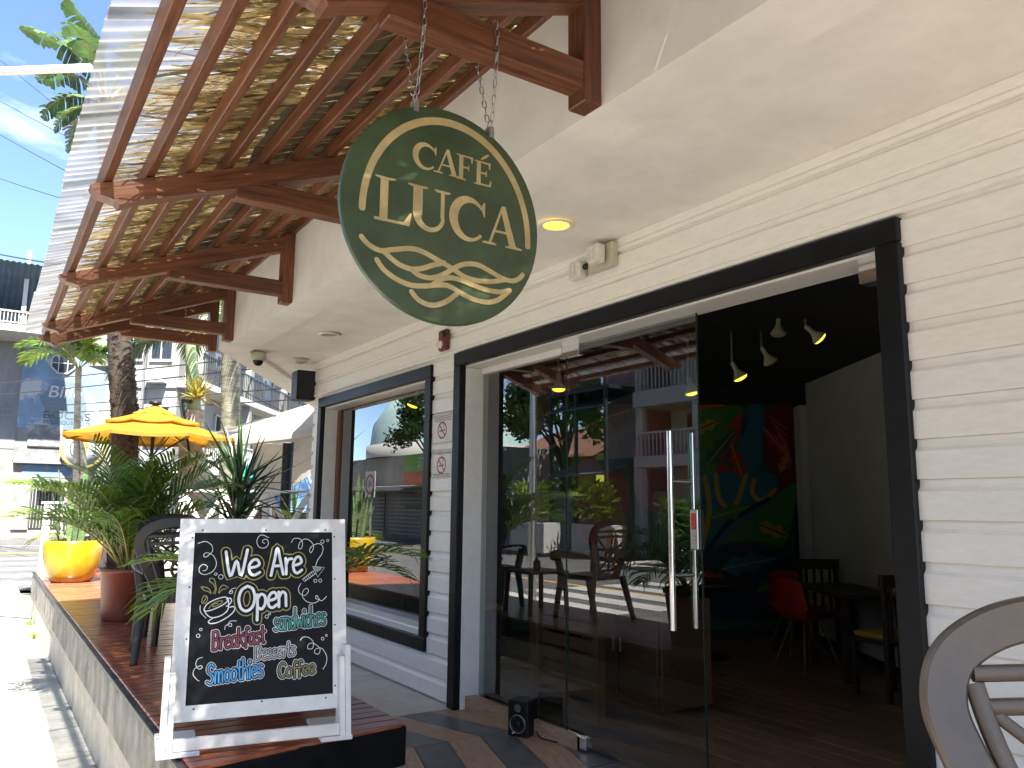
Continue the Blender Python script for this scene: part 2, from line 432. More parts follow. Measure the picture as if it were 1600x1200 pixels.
tent_m = mat('tent_fabric', (0.40, 0.37, 0.315), 0.7, 0.08, 2, trans=0.25, dirt=(0.42, 0.39, 0.33), dscale=1.4, dthr=(0.55, 0.8))
red_plastic = flat('red_plastic', (0.46, 0.018, 0.022), 0.35)
alarm_red = flat('alarm_red', (0.14, 0.018, 0.014), 0.4)
cream_plastic = flat('cream_plastic', (0.52, 0.49, 0.38), 0.45)
lens_clear = flat('lamp_lens', (0.70, 0.68, 0.62), 0.2)
dark_wood = mat('dark_wood', (0.055, 0.030, 0.018), 0.45, 0.3, 6, (1, 8, 8))
mid_wood = mat('brown_cabinet_wood', (0.20, 0.095, 0.045), 0.5, 0.3, 5, (1.2, 9, 9), col2=(0.11, 0.05, 0.025))
cushion_y = flat('yellow_cushion', (0.50, 0.30, 0.03), 0.9)
lamp_glow = emis('lamp_glow', (1.0, 0.72, 0.05), 0.42)
lamp_dim = flat('lamp_unlit', (0.42, 0.36, 0.20), 0.4)
sign_w = mat('notice_white', (0.72, 0.69, 0.66), 0.4, 0.06, 9); notice_red = flat('notice_red', (0.36, 0.03, 0.03)); notice_blk = flat('notice_black', (0.05, 0.05, 0.05))
# ------------------------------------------------------------ ground, roads, pavements
ZG, ZS, ZD = -0.42, -0.26, 0.38        # ground, pavement, deck top (porch floor is z = 0)
FY = 3.035                             # facade plane
def sheet(name, x0, x1, y0, y1, z, m, n=1):
    b = MB(); b.add([(x0, y0, z), (x1, y0, z), (x1, y1, z), (x0, y1, z)], [(0, 1, 2, 3)])
    return struct(b.build(name, m))
sheet('ground', -900, 900, -900, 900, ZG-0.06, ground_m)
road = sheet('road', -48, 60, -10.5, -1.5, ZG, asphalt)
sheet('cross_road', -48, -20.5, -60, 60, ZG+0.004, asphalt)
far_pave = MB(); far_pave.bbox(-70, -48, -60, 60, ZG-0.05, ZG+0.14, 0.02)
struct(far_pave.build('far_pavement', concrete_far))
opp_pave = MB(); opp_pave.bbox(-20.5, 60, -14.5, -10.5, ZG-0.05, ZG+0.14, 0.02)
struct(opp_pave.build('opposite_pavement', concrete))
opp2 = MB(); opp2.box(-20.5, 60, -60, -14.5, ZG-0.05, ZG+0.13)
struct(opp2.build('yard_ground', ground_m))
side = MB(); side.bbox(-20.5, 30, -1.5, 0.80, ZG-0.05, ZS-0.03, 0.01)
pavement = struct(side.build('pavement', grout))
rng = random.Random(3)
k = 0
x = -20.5
while x < 6:
    w = 1.55
    for (ya, yb) in ((-1.5, -0.36), (-0.352, 0.80)):
        b = MB(); b.bbox(-w/2+0.004, w/2-0.004, ya, yb, -0.05, 0, 0.008)
        b.build('slab', concrete, pavement, TR((x+w/2, 0, ZS+rng.uniform(-0.004, 0.004))))
    x += w
# markings
def mark(name, x0, x1, y0, y1, z, m, rz=0.0):
    b = MB(); cx, cy = (x0+x1)/2, (y0+y1)/2
    M = TR((cx, cy, 0)) @ RZ(rz) @ TR((-cx, -cy, 0))
    b.add([M @ Vector(p) for p in ((x0, y0, z), (x1, y0, z), (x1, y1, z), (x0, y1, z))], [(0, 1, 2, 3)])
    return struct(b.build(name, m))
for i in range(7):
    y = -2.3-i*1.12
    mark('crossing_stripe', -15.6, -11.2, y-0.3, y+0.3, ZG+0.008, paint_white)
for i in range(5):
    xx = -22.2-i*2.4
    mark('crossing_stripe', xx-0.45, xx+0.45, -1.2, 5.0, ZG+0.010, paint_white)
mark('centre_line', -35.6, -35.1, -55, 55, ZG+0.012, paint_yellow)
mark('edge_line', -41.3, -41.0, -55, 55, ZG+0.012, paint_white)
mark('centre_line', -20, 55, -6.1, -5.95, ZG+0.006, paint_yellow)

# porch floor: screed with chevron bands of tiles, grey walkway tiles
b = MB(); b.box(-9.5, 3.0, 0.82, 3.5, -0.3, -0.012)
porch = struct(b.build('porch_floor', grout))
# walkway tiles
for i in range(7):
    for j in range(2):
        x0 = -9.55+i*0.6; y0 = 1.9+j*0.6
        b = MB(); b.bbox(-0.298, 0.298, -0.298, 0.298, -0.012, 0, 0.002)
        b.build('floor_tile', tile_grey, porch, TR((x0+0.3, y0+0.3, 0)))
# chevron tiles: spine along Y at XS; bands go back-left and front-right
XS = -4.62; TWD = 0.235
du = Vector((-0.955, -0.30, 0)); dv = Vector((0.955, -0.30, 0))
mesh_cache = {}
def clip(poly, axis, lim, keep_less):
    out = []
    for i in range(len(poly)):
        p, q = poly[i], poly[(i+1) % len(poly)]
        ip = (p[axis] <= lim) == keep_less; iq = (q[axis] <= lim) == keep_less
        if ip: out.append(p)
        if ip != iq: out.append(p.lerp(q, (lim-p[axis])/(q[axis]-p[axis])))
    return out
for side_, d in (('l', du), ('r', dv)):
    for k in range(-7, 14):
        yb = 3.52-k*TWD
        m_ = tile_dark if k % 2 == 0 else tile_wood
        for seg in range(2 if side_ == 'l' else 5):
            l0 = seg*0.9; l1 = l0+0.894
            a = Vector((XS, yb-0.003, 0)); p = [a+d*(l0+0.003), a+d*l1, a+d*l1+Vector((0, -TWD+0.006, 0)), a+d*(l0+0.003)+Vector((0, -TWD+0.006, 0))]
            p = clip(p, 1, 3.322, True)
            if len(p) > 2: p = clip(p, 1, 0.84, False)
            if len(p) > 2: p = clip(p, 0, -5.34, False)
            if len(p) < 3: continue
            if side_ == 'l': p = p[::-1]
            o = p[0].copy(); ang = math.atan2(d.y, d.x); Mi = (TR(o) @ RZ(ang)).inverted(); q = [Mi @ v for v in p]; n_ = len(q)
            bb = MB(); bb.add([(v.x, v.y, 0) for v in q]+[(v.x, v.y, -0.011) for v in q], [list(range(n_))[::-1]]+[(i_, (i_+1) % n_, n_+(i_+1) % n_, n_+i_) for i_ in range(n_)])
            bb.build('floor_tile', m_, porch, TR((o.x, o.y, 0.0)) @ RZ(ang))

# ------------------------------------------------------------ raised decks
def deck(name, label, x0, x1, y0, y1, sk=0.0):
    t = thing(name, label, 'deck', ((x0+x1)/2, (y0+y1)/2, ZS))
    I = t.matrix_basis.inverted() if False else TR((-(x0+x1)/2, -(y0+y1)/2, -ZS))
    b = MB(); b.box(x0+0.02, x1-0.03, y0+0.012, y1-0.03, ZS-0.1, ZD-0.055)
    b.build('base', stone2, t, I)
    b = MB(); b.bbox(x0, x1-0.02, y0, y0+0.012+0.05, 0.07, ZD-0.03, 0.006)
    b.build('stone_band', stone, t, I)
    b = MB(); b.bbox(x0+0.002, x1-0.02, y0-0.006, y0+0.03, ZD-0.03, ZD-0.008, 0.004)
    b.build('edge_strip', dark_plastic, t, I)
    # end fascias
    Lf = math.hypot(sk, y1-y0); af = math.atan2(-sk, y1-y0)
    b = MB(); b.bbox(-0.03, 0.006, 0.0, Lf+0.004, ZD-0.20, ZD-0.012, 0.008)
    b.build('fascia', black_trim, t, I @ TR((x1+sk, y0, 0)) @ RZ(-af))
    if sk:
        xl = lambda y: x1+sk*(y1-y)/(y1-y0)
        for (xa, xb_) in ((x1+.005, x1+sk*.5-.005), (x1+sk*.5+.005, x1+sk)):
            ya = y1-(y1-y0)*(xa-x1)/sk; yb = y1-(y1-y0)*(xb_-x1)/sk
            b = MB(); b.prism([(xa, y0+.03), (xb_, y0+.03), (xb_, max(yb, y0+.032)), (xa, ya)], lambda p, q: Vector((p, q, ZD-.03)), (0, 0, .03))
            b.build('plank', deck_wood, t, I)
        b = MB(); b.prism([(x1-.03, y0+.012), (x1+sk-.035, y0+.012), (x1-.03, y1-.03)], lambda p, q: Vector((p, q, ZS-.1)), (0, 0, ZD-.055-ZS+.1)); b.build('base', stone2, t, I)
        b = MB(); b.bbox(x1-.019, x1+sk, y0, y0+.06, .07, ZD-.03, .006); b.build('stone_band', stone, t, I)
        b = MB(); b.bbox(x1-.019, x1+sk+.002, y0-.006, y0+.03, ZD-.03, ZD-.008, .004); b.build('edge_strip', dark_plastic, t, I)
    b = MB(); b.bbox(x0, x1-0.032, y1-0.03, y1, ZD-0.20, ZD-0.012, 0.006)
    b.build('fascia', black_trim, t, I)
    pw = 0.098; n = int((x1-x0)/pw); pw = (x1-x0)/n
    bm = MB(); bm.bbox(-pw/2+0.005, pw/2-0.005, -(y1-y0)/2+0.03, (y1-y0)/2, -0.03, 0, 0.004)
    me = bm.mesh('plank', deck_wood)
    for i in range(n):
        link('plank', me, t, I @ TR((x0+(i+0.5)*pw, (y0+y1)/2, ZD+rng.uniform(-0.0015, 0.0015))))
    return t
deck('timber_deck', 'long red-brown timber deck with chalkboard and potted plants on it', -14.9, -3.80, 0.79, 1.88, 0.17)
deck('timber_deck', 'timber deck under the large brown chair at the right edge', -1.2, 2.2, 0.79, 1.88)

# ------------------------------------------------------------ cafe building
cafe = thing('cafe_building', 'cream clapboard cafe with black-trimmed window and glass doors', 'building', (-4, FY, 0))
IC = TR((4, -FY, 0))
WX0, WX1, WZ0, WZ1 = -8.42, -5.77, 0.33, 2.605          # window trim, outer
DX0, DX1, DZ1 = -5.385, -1.735, 2.632                   # door trim, outer
XL, XR = -8.62, 2.4
P0 = 0.1553
prof = [(0.0, 0.0), (-0.023, 0.0), (-0.025, 0.003), (-0.025, 0.106), (-0.0235, 0.110), (-0.0165, 0.116), (-0.0105, 0.124), (-0.0075, 0.136), (-0.0070, 0.1545), (0.0, 0.1545)]
def board(x0, x1, z0, z1=None):
    top = (z1-z0) if z1 else 0.1545
    pr = [p for p in prof if p[1] < top]
    pr = pr+[(pr[-1][0], top), (0.0, top)] if top < 0.154 else prof
    b = MB(); L2 = (x1-x0)/2
    b.prism(pr, lambda a, c: Vector((-L2, a, c)), (2*L2, 0, 0))
    # give each board its own small tilt so the wall is not machine perfect
    b.build('siding_board', white_siding, cafe, IC @ TR(((x0+x1)/2, FY+rng.uniform(-0.001, 0.001), z0)))
nz = 20
for i in range(nz):
    z0 = 0.02+i*P0; z1 = z0+0.1545
    if z0 > 3.0: break
    segs = [(XL, XR)]
    def cut(s, a, c):
        out = []
        for (p, q) in s:
            if c <= p or a >= q: out.append((p, q))
            else:
                if p < a: out.append((p, a))
                if q > c: out.append((c, q))
        return out
    if z1 > WZ0+0.03 and z0 < WZ1-0.03: segs = cut(segs, WX0+0.05, WX1-0.05)
    if z0 < DZ1-0.03: segs = cut(segs, DX0+0.05, DX1-0.05)
    if z0 > DZ1-0.03: segs = [(XL, -4.9), (-4.898, -0.6), (-0.598, XR)]
    for (p, q) in segs:
        if q-p > 0.03: board(p, q, z0, min(z1, 3.028) if z1 > 3.028 else None)
b = MB(); 
for (x0, x1, z0, z1) in ((XL, WX0+.08, 0, 3.05), (WX1-.08, DX0+.08, 0, 3.05), (DX1-.08, XR, 0, 3.05), (WX0+.08, WX1-.08, 0, WZ0+.08), (WX0+.08, WX1-.08, WZ1-.08, 3.05), (DX0+.08, DX1-.08, DZ1-.08, 3.05)):
    b.box(x0, x1, FY+0.001, FY+0.12, z0+0.002, z1)
b.build('wall_core', white_siding, cafe, IC)
# half-round cover mouldings under the soffit
for z in (2.965, 2.66):
    b = MB(); b.tube([(XL-0.005, FY-0.018, z), (XR, FY-0.018, z)], 0.017, 10)
    b.build('moulding', white_siding, cafe, IC)
# soffit and fascia beam
ov = [(-8.24, 2.03), (-12.55, 4.62), (-12.4, 5.2), (-8.4, 5.2), (-8.4, 3.1), (3.45, 3.1), (3.45, 2.03)]
b = MB(); b.prism(ov[::-1], lambda a, c: Vector((a, c, 3.03)), (0, 0, 0.08))
b.build('soffit', plaster, cafe, IC)
dn = Vector((-4.4, 2.643, 0)).normalized(); dp = Vector((dn.y, -dn.x, 0)); dp = dp if dp.y > 0 else -dp
b = MB()
a0 = Vector((-8.30, 1.877, 0)); a1 = Vector((-12.7, 4.52, 0)); inn = Vector((-8.30+0.085, 2.165, 0))
q0 = inn; q1 = a1+Vector((0.15, 0.26, 0))
b.prism([(3.5, 1.877), (3.5, 2.165), (q0.x, q0.y), (-8.30, 1.877)], lambda a, c: Vector((a, c, 2.995)), (0, 0, 0.72))
b.prism([(-8.301, 1.878), (q0.x-0.001, q0.y+0.001), (q1.x, q1.y), (a1.x, a1.y)], lambda a, c: Vector((a, c, 2.995)), (0, 0, 0.72))
b.build('fascia_beam', plaster, cafe, IC)
b = MB(); b.box(-8.3, 3.5, 2.2, 3.1, 3.11, 3.70)
b.build('upper_wall', plaster, cafe, IC)

def frame_mesh(x0, x1, z0, z1, w, y0, y1, bottom=True, bev=0.006):
    b = MB()
    b.bbox(x0, x0+w, y0, y1, z0 if bottom else z0, z1-w, bev)
    b.bbox(x1-w, x1, y0, y1, z0, z1-w, bev)
    b.bbox(x0, x1, y0, y1, z1-w+0.0005, z1, bev)
    if bottom: pass
    return b
# window: black trim > white reveal, mullion, pane, sill
W = 0.105
b = frame_mesh(WX0, WX1, WZ0+W, WZ1, W, FY-0.048, FY+0.01); b.bbox(WX0, WX1, FY-0.048, FY+0.01, WZ0, WZ0+W-0.0005, 0.006)
win = b.build('window', black_trim, cafe, IC)
GY = 3.185
b = frame_mesh(WX0+W-0.004, WX1-W+0.004, WZ0+W, WZ1-W+0.004, 0.022, FY+0.0, GY+0.03, bev=0.003); b.bbox(WX0+W-.004, WX1-W+.004, FY-0.01, GY+0.03, WZ0+W-0.012, WZ0+W+0.055, 0.01)
b.build('reveal', white_gloss, win)
b = MB(); b.box(WX0+W+.03, WX0+W+.105, GY-0.02, GY+0.035, WZ0+W+.056, WZ1-W-.032)
b.build('stile', mid_wood, win)
b = MB(); b.box(WX0+W+.10, WX1-W-.032, GY, GY+0.008, WZ0+W+.056, WZ1-W-.032)
b.build('pane', glass, win)
# door frame
b = frame_mesh(DX0, DX1, 0.0, DZ1, W, FY-0.052, FY+0.01)
dfr = b.build('door_frame', black_trim, cafe, IC)
b = frame_mesh(DX0+W-0.004, DX1-W+0.004, 0.0, DZ1-W+0.004, 0.016, FY+0.0, GY+0.05, bev=0.003)
b.build('reveal', white_gloss, dfr)
b = MB(); b.bbox(DX0+W+.03, -4.22, GY-0.03, GY+0.04, DZ1-W-0.062, DZ1-W-0.013, 0.004)
b.build('header', white_gloss, dfr)
b = MB(); b.bbox(DX0+W+.028, -4.205, GY-0.03, GY+0.035, 0.03, 0.085, 0.004)
b.build('threshold', steel_b, dfr)
b = MB(); b.prism([(DX0+W+.03, FY+0.03), (DX0+W+.03, GY-0.031), (-4.05, GY-0.031)], lambda a, c: Vector((a, c, 0.001)), (0, 0, 0.095))
b.build('step', tile_wood, dfr)
def leaf(name, x0, x1, M=None):
    z0, z1 = 0.03, 2.525
    bb = MB(); bb.box(x0, x1, GY, GY+0.011, z0, z1)
    lf = bb.build(name, glass, cafe, IC @ (M or Matrix()))
    e = MB(); e.box(x1-0.0005, x1+0.003, GY-0.0005, GY+0.0115, z0, z1); e.box(x0-0.003, x0+0.0005, GY-.0005, GY+.0115, z0, z1)
    e.build('glass_edge', flat_edge, lf)
    return lf
flat_edge = flat('glass_edge_green', (0.02, 0.035, 0.03), 0.2)
bb = MB(); bb.box(DX0+W+.015, -4.205, GY, GY+0.011, 0.086, 2.465)
fixed = bb.build('side_light', glass, cafe, IC)
e = MB(); e.box(-4.2048, -4.202, GY-.0005, GY+.0115, .086, 2.465)
e.build('glass_edge', flat_edge, fixed)
lf = leaf('door_leaf', -4.19, -3.03)
def patch(x0, x1, z0, z1, par, y0=GY-0.022, y1=GY+0.033):
    b = MB(); b.bbox(x0, x1, y0, y1, z0, z1, 0.004); b.build('patch_fitting', chrome, par)
patch(-4.25, -4.04, 2.44, 2.53, lf); patch(-4.20, -3.98, 0.012, 0.085, lf)
def handles(par, hx):
    for s_ in (-1, 1):
        y = GY+0.005+s_*0.085
        b = MB(); b.tube([(hx, y, 0.82), (hx, y, 1.87)], 0.0165, 14)
        b.build('handle', chrome, par)
    b = MB()
    for z in (1.10, 1.60): b.tube([(hx, GY-0.085, z), (hx, GY+0.092, z)], 0.011, 10)
    b.build('handle_stud', chrome, par)
handles(lf, -3.165)
b = MB(); b.bbox(-3.088, -3.033, GY-0.02, GY+0.03, 1.24, 1.45, 0.004); b.build('lock', steel_b, lf)
b = MB(); b.bbox(-3.076, -3.046, GY-0.024, GY-0.021, 1.345, 1.43, 0.001); b.build('lock_sticker', flat('sticker_red', (0.5, 0.04, 0.04)), lf)
# right leaf, swung inwards
px_, py_ = -1.93, GY
Mr = TR((px_, py_, 0)) @ RZ(R(-80)) @ TR((1.93, -GY, 0))
lf2 = leaf('door_leaf', -3.08, -1.93, Mr)
patch(-2.14, -1.925, 2.44, 2.53, lf2); patch(-2.14, -1.925, 0.012, 0.085, lf2)
handles(lf2, -2.97)
b = MB(); b.bbox(-2.01, -1.90, GY-0.06, GY+0.02, 2.43, 2.515, 0.006); b.build('pivot', chrome, dfr)

# ------------------------------------------------------------ awning
aw = thing('awning', 'timber lean-to awning roofed with palm thatch and clear corrugated sheet', 'awning', (-3.5, 1.877, 3.0))
IA = TR((3.5, -1.877, -3.0))
SL = math.atan(0.375); CSL, SSL = math.cos(SL), math.sin(SL)
ZT = lambda y: 2.965+(y-0.31)*0.375             # top of the chords
BX = [-8.43, -7.78, -6.03, -4.20, -2.30, -0.40, 1.45]
XA0, XA1 = -8.66, 2.3
BW = 0.10
for X in BX:
    # top chord with ogee tail, profile in (y,z)
    yt = 1.862
    top = [(0.30, ZT(0.30)-0.004), (yt, ZT(yt)-0.004)]
    dz = 0.118
    tail = [(0.30, ZT(.30)-0.004), (0.315, ZT(.30)-0.028), (0.345, ZT(.30)-0.047), (0.385, ZT(.30)-0.052), (0.415, ZT(.30)-0.060), (0.432, ZT(.30)-0.080), (0.455, ZT(.455)-dz-0.008), (0.50, ZT(.5)-dz)]
    if X > -3: tail = [(y+.34, z+.34*.375) for y, z in tail]
    poly = tail+[(yt, ZT(yt)-dz), (yt, ZT(yt)-0.004)]
    # local X along the chord so that the grain runs along it
    o = Vector((X, 0.30, ZT(0.30)))
    Mloc = frame(o, (0, CSL, SSL), (-1, 0, 0), (0, -SSL, CSL))
    Mi = Mloc.inverted()
    b = MB()
    pts = [Mi @ Vector((X+BW/2, y, z)) for y, z in poly]
    b.prism([(p.x, p.z) for p in pts], lambda a, c: Vector((a, -BW/2, c)), (0, BW, 0))
    br = b.build('bracket', beam_wood, aw, IA @ Mloc)
    Ml = Mi
    # strut (horizontal lower chord)
    b = MB(); b.bbox(0, 1.862-0.98, -BW/2+.003, BW/2-.003, -0.056, 0.056, 0.005)
    Ms = frame(Vector((X, 0.98, 3.108)), (0, 1, 0), (-1, 0, 0), (0, 0, 1))
    st = b.build('strut', beam_wood, br, Ml @ Ms)
    b = MB(); b.bbox(0, 0.55, -0.055, 0.055, -0.04, 0.045, 0.005)
    Mp = frame(Vector((X, 1.832, 2.995)), (0, 0, 1), (1, 0, 0), (0, 1, 0))
    b.build('post', beam_wood, br, Ml @ Mp)
# purlins
PY = [0.375+0.186*k for k in range(9)]
for y in PY:
    xs = [XA0+0.06, -5.1+rng.uniform(-.5, .5), -1.4+rng.uniform(-.4, .4), XA1]
    for i in range(3):
        b = MB(); Lh = (xs[i+1]-xs[i])/2-0.001
        b.bbox(-Lh, Lh, -0.024, 0.024, 0, 0.058, 0.004)
        b.build('purlin', beam_wood, aw, IA @ TR(((xs[i]+xs[i+1])/2, y, ZT(y)+0.002)) @ RX(SL))
# corrugated sheets
amp, pitch = 0.0125, 0.076
def roofz(y): return ZT(y)+0.105
n_sh = 13; shw = (XA1-XA0)/n_sh
rows = [0.205, 0.5, 0.9, 1.3, 1.868]
for i in range(n_sh):
    x0 = XA0+i*shw; x1 = x0+shw+0.04; nx = int((x1-x0)/pitch*8)
    vs = []; fs = []
    lift = 0.004*(i % 2)
    ye = rows[0]+rng.uniform(-0.012, 0.012)
    for j, y in enumerate(rows):
        yy = ye if j == 0 else y
        for k in range(nx+1):
            xx = x0+(x1-x0)*k/nx
            vs.append((xx, yy-SSL*0, roofz(yy)+lift+amp*math.sin(2*math.pi*xx/pitch)+0.004*math.sin(xx*2.1+yy*3)))
    for j in range(len(rows)-1):
        for k in range(nx):
            a = j*(nx+1)+k
            fs.append((a, a+1, a+nx+2, a+nx+1))
    b = MB(); b.add(vs, fs, True)
    b.build('corrugated_sheet', pvc, aw, IA)
# thatch: strips of dry palm leaf lying along the slope between purlins and sheet
def strips(rngk, x0, x1, n, ylo, yhi, lmin, lmax, zoff, wmin=0.009, wmax=0.026, yaw=0.12):
    b = MB()
    for _ in range(n):
        x = rngk.uniform(x0, x1); y = rngk.uniform(ylo, yhi); Ls = rngk.uniform(lmin, lmax); w = rngk.uniform(wmin, wmax)
        a = rngk.gauss(0, yaw); roll = rngk.uniform(-0.9, 0.9); z = rngk.uniform(*zoff)
        bend = rngk.gauss(0, 0.085); dr = rngk.gauss(0, 0.02)
        seg = 4; vs = []
        for k in range(seg+1):
            t = k/seg
            s_ = -t*Ls
            yy = y+s_*math.cos(a); xx = x+s_*math.sin(a)+bend*t*t
            zz = ZT(yy)+0.074+z*.6+max(-.004, dr)*math.sin(t*3.1)*.6
            ww = w*(1-0.75*t**2)*0.5+0.0015
            r_ = roll+t*rngk.uniform(-.2, .2)
            vs += [(xx-ww*math.cos(r_), yy, zz-ww*math.sin(r_)), (xx+ww*math.cos(r_), yy, zz+ww*math.sin(r_))]
        b.add(vs, [(2*k, 2*k+1, 2*k+3, 2*k+2) for k in range(seg)], True)
    return b
bays = [XA0]+[x for x in BX[1:-1]]+[XA1]
for i in range(len(bays)-1):
    x0, x1 = bays[i], bays[i+1]-0.01; w = x1-x0; r_ = random.Random(50+i)
    b = strips(r_, x0, x1, int(w*105), 0.80, 1.10, 0.30, 0.58, (-0.004, 0.03), 0.007, 0.021, yaw=0.30)
    b2 = strips(r_, x0, x1, int(w*190), 1.0, 1.3, 0.40, 0.72, (0.0, 0.03), 0.007, 0.021, yaw=0.14)
    b3 = strips(r_, x0, x1, int(w*150), 1.50, 1.90, 0.35, 0.6, (-0.004, 0.03), 0.008, 0.022, yaw=0.09)
    b4 = strips(r_, x0, x1, int(w*190), 1.80, 1.94, 0.22, 0.4, (0.0, 0.03), 0.016, 0.04, yaw=0.08)
    bb = MB()
    for q in (b, b2, b3, b4): bb.add(q.v, q.f, True)
    bb.sm = [True]*len(bb.f)
    struct(bb.build('thatch', thatch_m, aw, IA), 'stuff')
    # loose ends hanging below the purlins
    c = MB()
    for _ in range(int(w*5)):
        x = r_.uniform(x0, x1); y = r_.uniform(0.42, 0.75); z = ZT(y)+0.03; l_ = r_.uniform(0.08, 0.2); a = r_.uniform(-1, 1)
        pts = [(x, y, z+.03), (x+a*l_*.4, y-l_*.3, z-0.02), (x+a*l_*.7, y-l_*.6, z-l_*0.45)]
        w_ = 0.006
        c.add([(p[0]-w_*(1-k*.4), p[1], p[2]) for k, p in enumerate(pts)]+[(p[0]+w_*(1-k*.4), p[1]+.003, p[2]) for k, p in enumerate(pts)], [(0, 3, 4, 1), (1, 4, 5, 2)])
    struct(c.build('loose_thatch', thatch_m, aw, IA), 'stuff')
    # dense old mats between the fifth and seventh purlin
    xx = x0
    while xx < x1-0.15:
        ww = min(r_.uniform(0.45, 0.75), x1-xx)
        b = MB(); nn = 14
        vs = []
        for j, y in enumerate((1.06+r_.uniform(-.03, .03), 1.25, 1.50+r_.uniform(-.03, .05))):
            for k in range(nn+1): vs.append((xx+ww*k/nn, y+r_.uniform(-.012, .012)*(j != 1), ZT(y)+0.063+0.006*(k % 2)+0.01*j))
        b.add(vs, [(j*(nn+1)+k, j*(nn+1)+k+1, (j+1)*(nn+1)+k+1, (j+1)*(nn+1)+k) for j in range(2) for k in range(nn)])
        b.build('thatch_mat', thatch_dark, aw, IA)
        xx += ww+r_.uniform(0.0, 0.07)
# ------------------------------------------------------------ lettering tools (flat paint layers)
def ribbon(b, pts, w, F, z=0.0, closed=False, ends=True):
    """flat stroke through 2-D points; F maps (u,v,z)->Vector; w number or function of t"""
    n = len(pts); P2 = [Vector((p[0], p[1])) for p in pts]
    vs = []
    for i in range(n):
        if closed: t = P2[(i+1) % n]-P2[i-1]
        else: t = P2[min(i+1, n-1)]-P2[max(i-1, 0)]
        t = t.normalized() if t.length > 1e-9 else Vector((1, 0)); nn = Vector((-t.y, t.x))
        ww = (w(i/max(1, n-1)) if callable(w) else w)/2
        zz = z+0.00025*i/max(1, n-1)
        vs += [F(*(P2[i]+nn*ww), zz), F(*(P2[i]-nn*ww), zz)]
    fs = [(2*i, 2*i+1, 2*i+3, 2*i+2) for i in range(n-1)]
    if closed: fs.append((2*n-2, 2*n-1, 1, 0))
    b.add(vs, fs)
    if ends and not closed:
        for (c, d) in ((P2[0], P2[0]-P2[1]), (P2[-1], P2[-1]-P2[-2])):
            a0 = math.atan2(d.y, d.x); ww = (w(0 if c is P2[0] else 1) if callable(w) else w)/2
            ring = [F(c.x+ww*math.cos(a0-math.pi/2+math.pi*k/6), c.y+ww*math.sin(a0-math.pi/2+math.pi*k/6), z+0.0003) for k in range(7)]
            b.add(ring, [list(range(7))])

def cr2(pts, n=6):
    return [(p.x, p.y) for p in fix([(x, y, 0) for x, y in pts], n)]

def arc(cx, cy, rx, ry, a0, a1, n=24):
    return [(cx+rx*math.cos(R(a0+(a1-a0)*k/n)), cy+ry*math.sin(R(a0+(a1-a0)*k/n))) for k in range(n+1)]

# ------------------------------------------------------------ round hanging sign
SC = Vector((-2.30, 1.228, 2.424)); SR = 0.378
sg = thing('hanging_sign', 'round dark green hanging sign with gold CAFÉ LUCA lettering and waves', 'sign', SC)
b = MB(); n = 72; th = 0.022
ring = [(SR*math.cos(2*math.pi*k/n), SR*math.sin(2*math.pi*k/n)) for k in range(n)]
r1 = [Vector((th/2-.003, y, z)) for y, z in ring]; r0 = [Vector((-th/2+.003, y, z)) for y, z in ring]
f1 = [Vector((th/2, y*.992, z*.992)) for y, z in ring]; f0 = [Vector((-th/2, y*.992, z*.992)) for y, z in ring]
b.add(f0+r0+r1+f1, [list(range(n))[::-1]]+[(j*n+k, j*n+(k+1) % n, (j+1)*n+(k+1) % n, (j+1)*n+k) for j in range(3) for k in range(n)]+[list(range(3*n, 4*n))])
b.build('disc', sign_green, sg)
FS = lambda u, v, z: Vector((th/2+0.0012+z, u, v))
b = MB(); ribbon(b, arc(0.015, -0.035, 0.318, 0.368, 180.5, -1.5, 60), lambda t: 0.023+0.004*math.sin(t*3.1), FS)
b.build('border', sign_gold, sg)
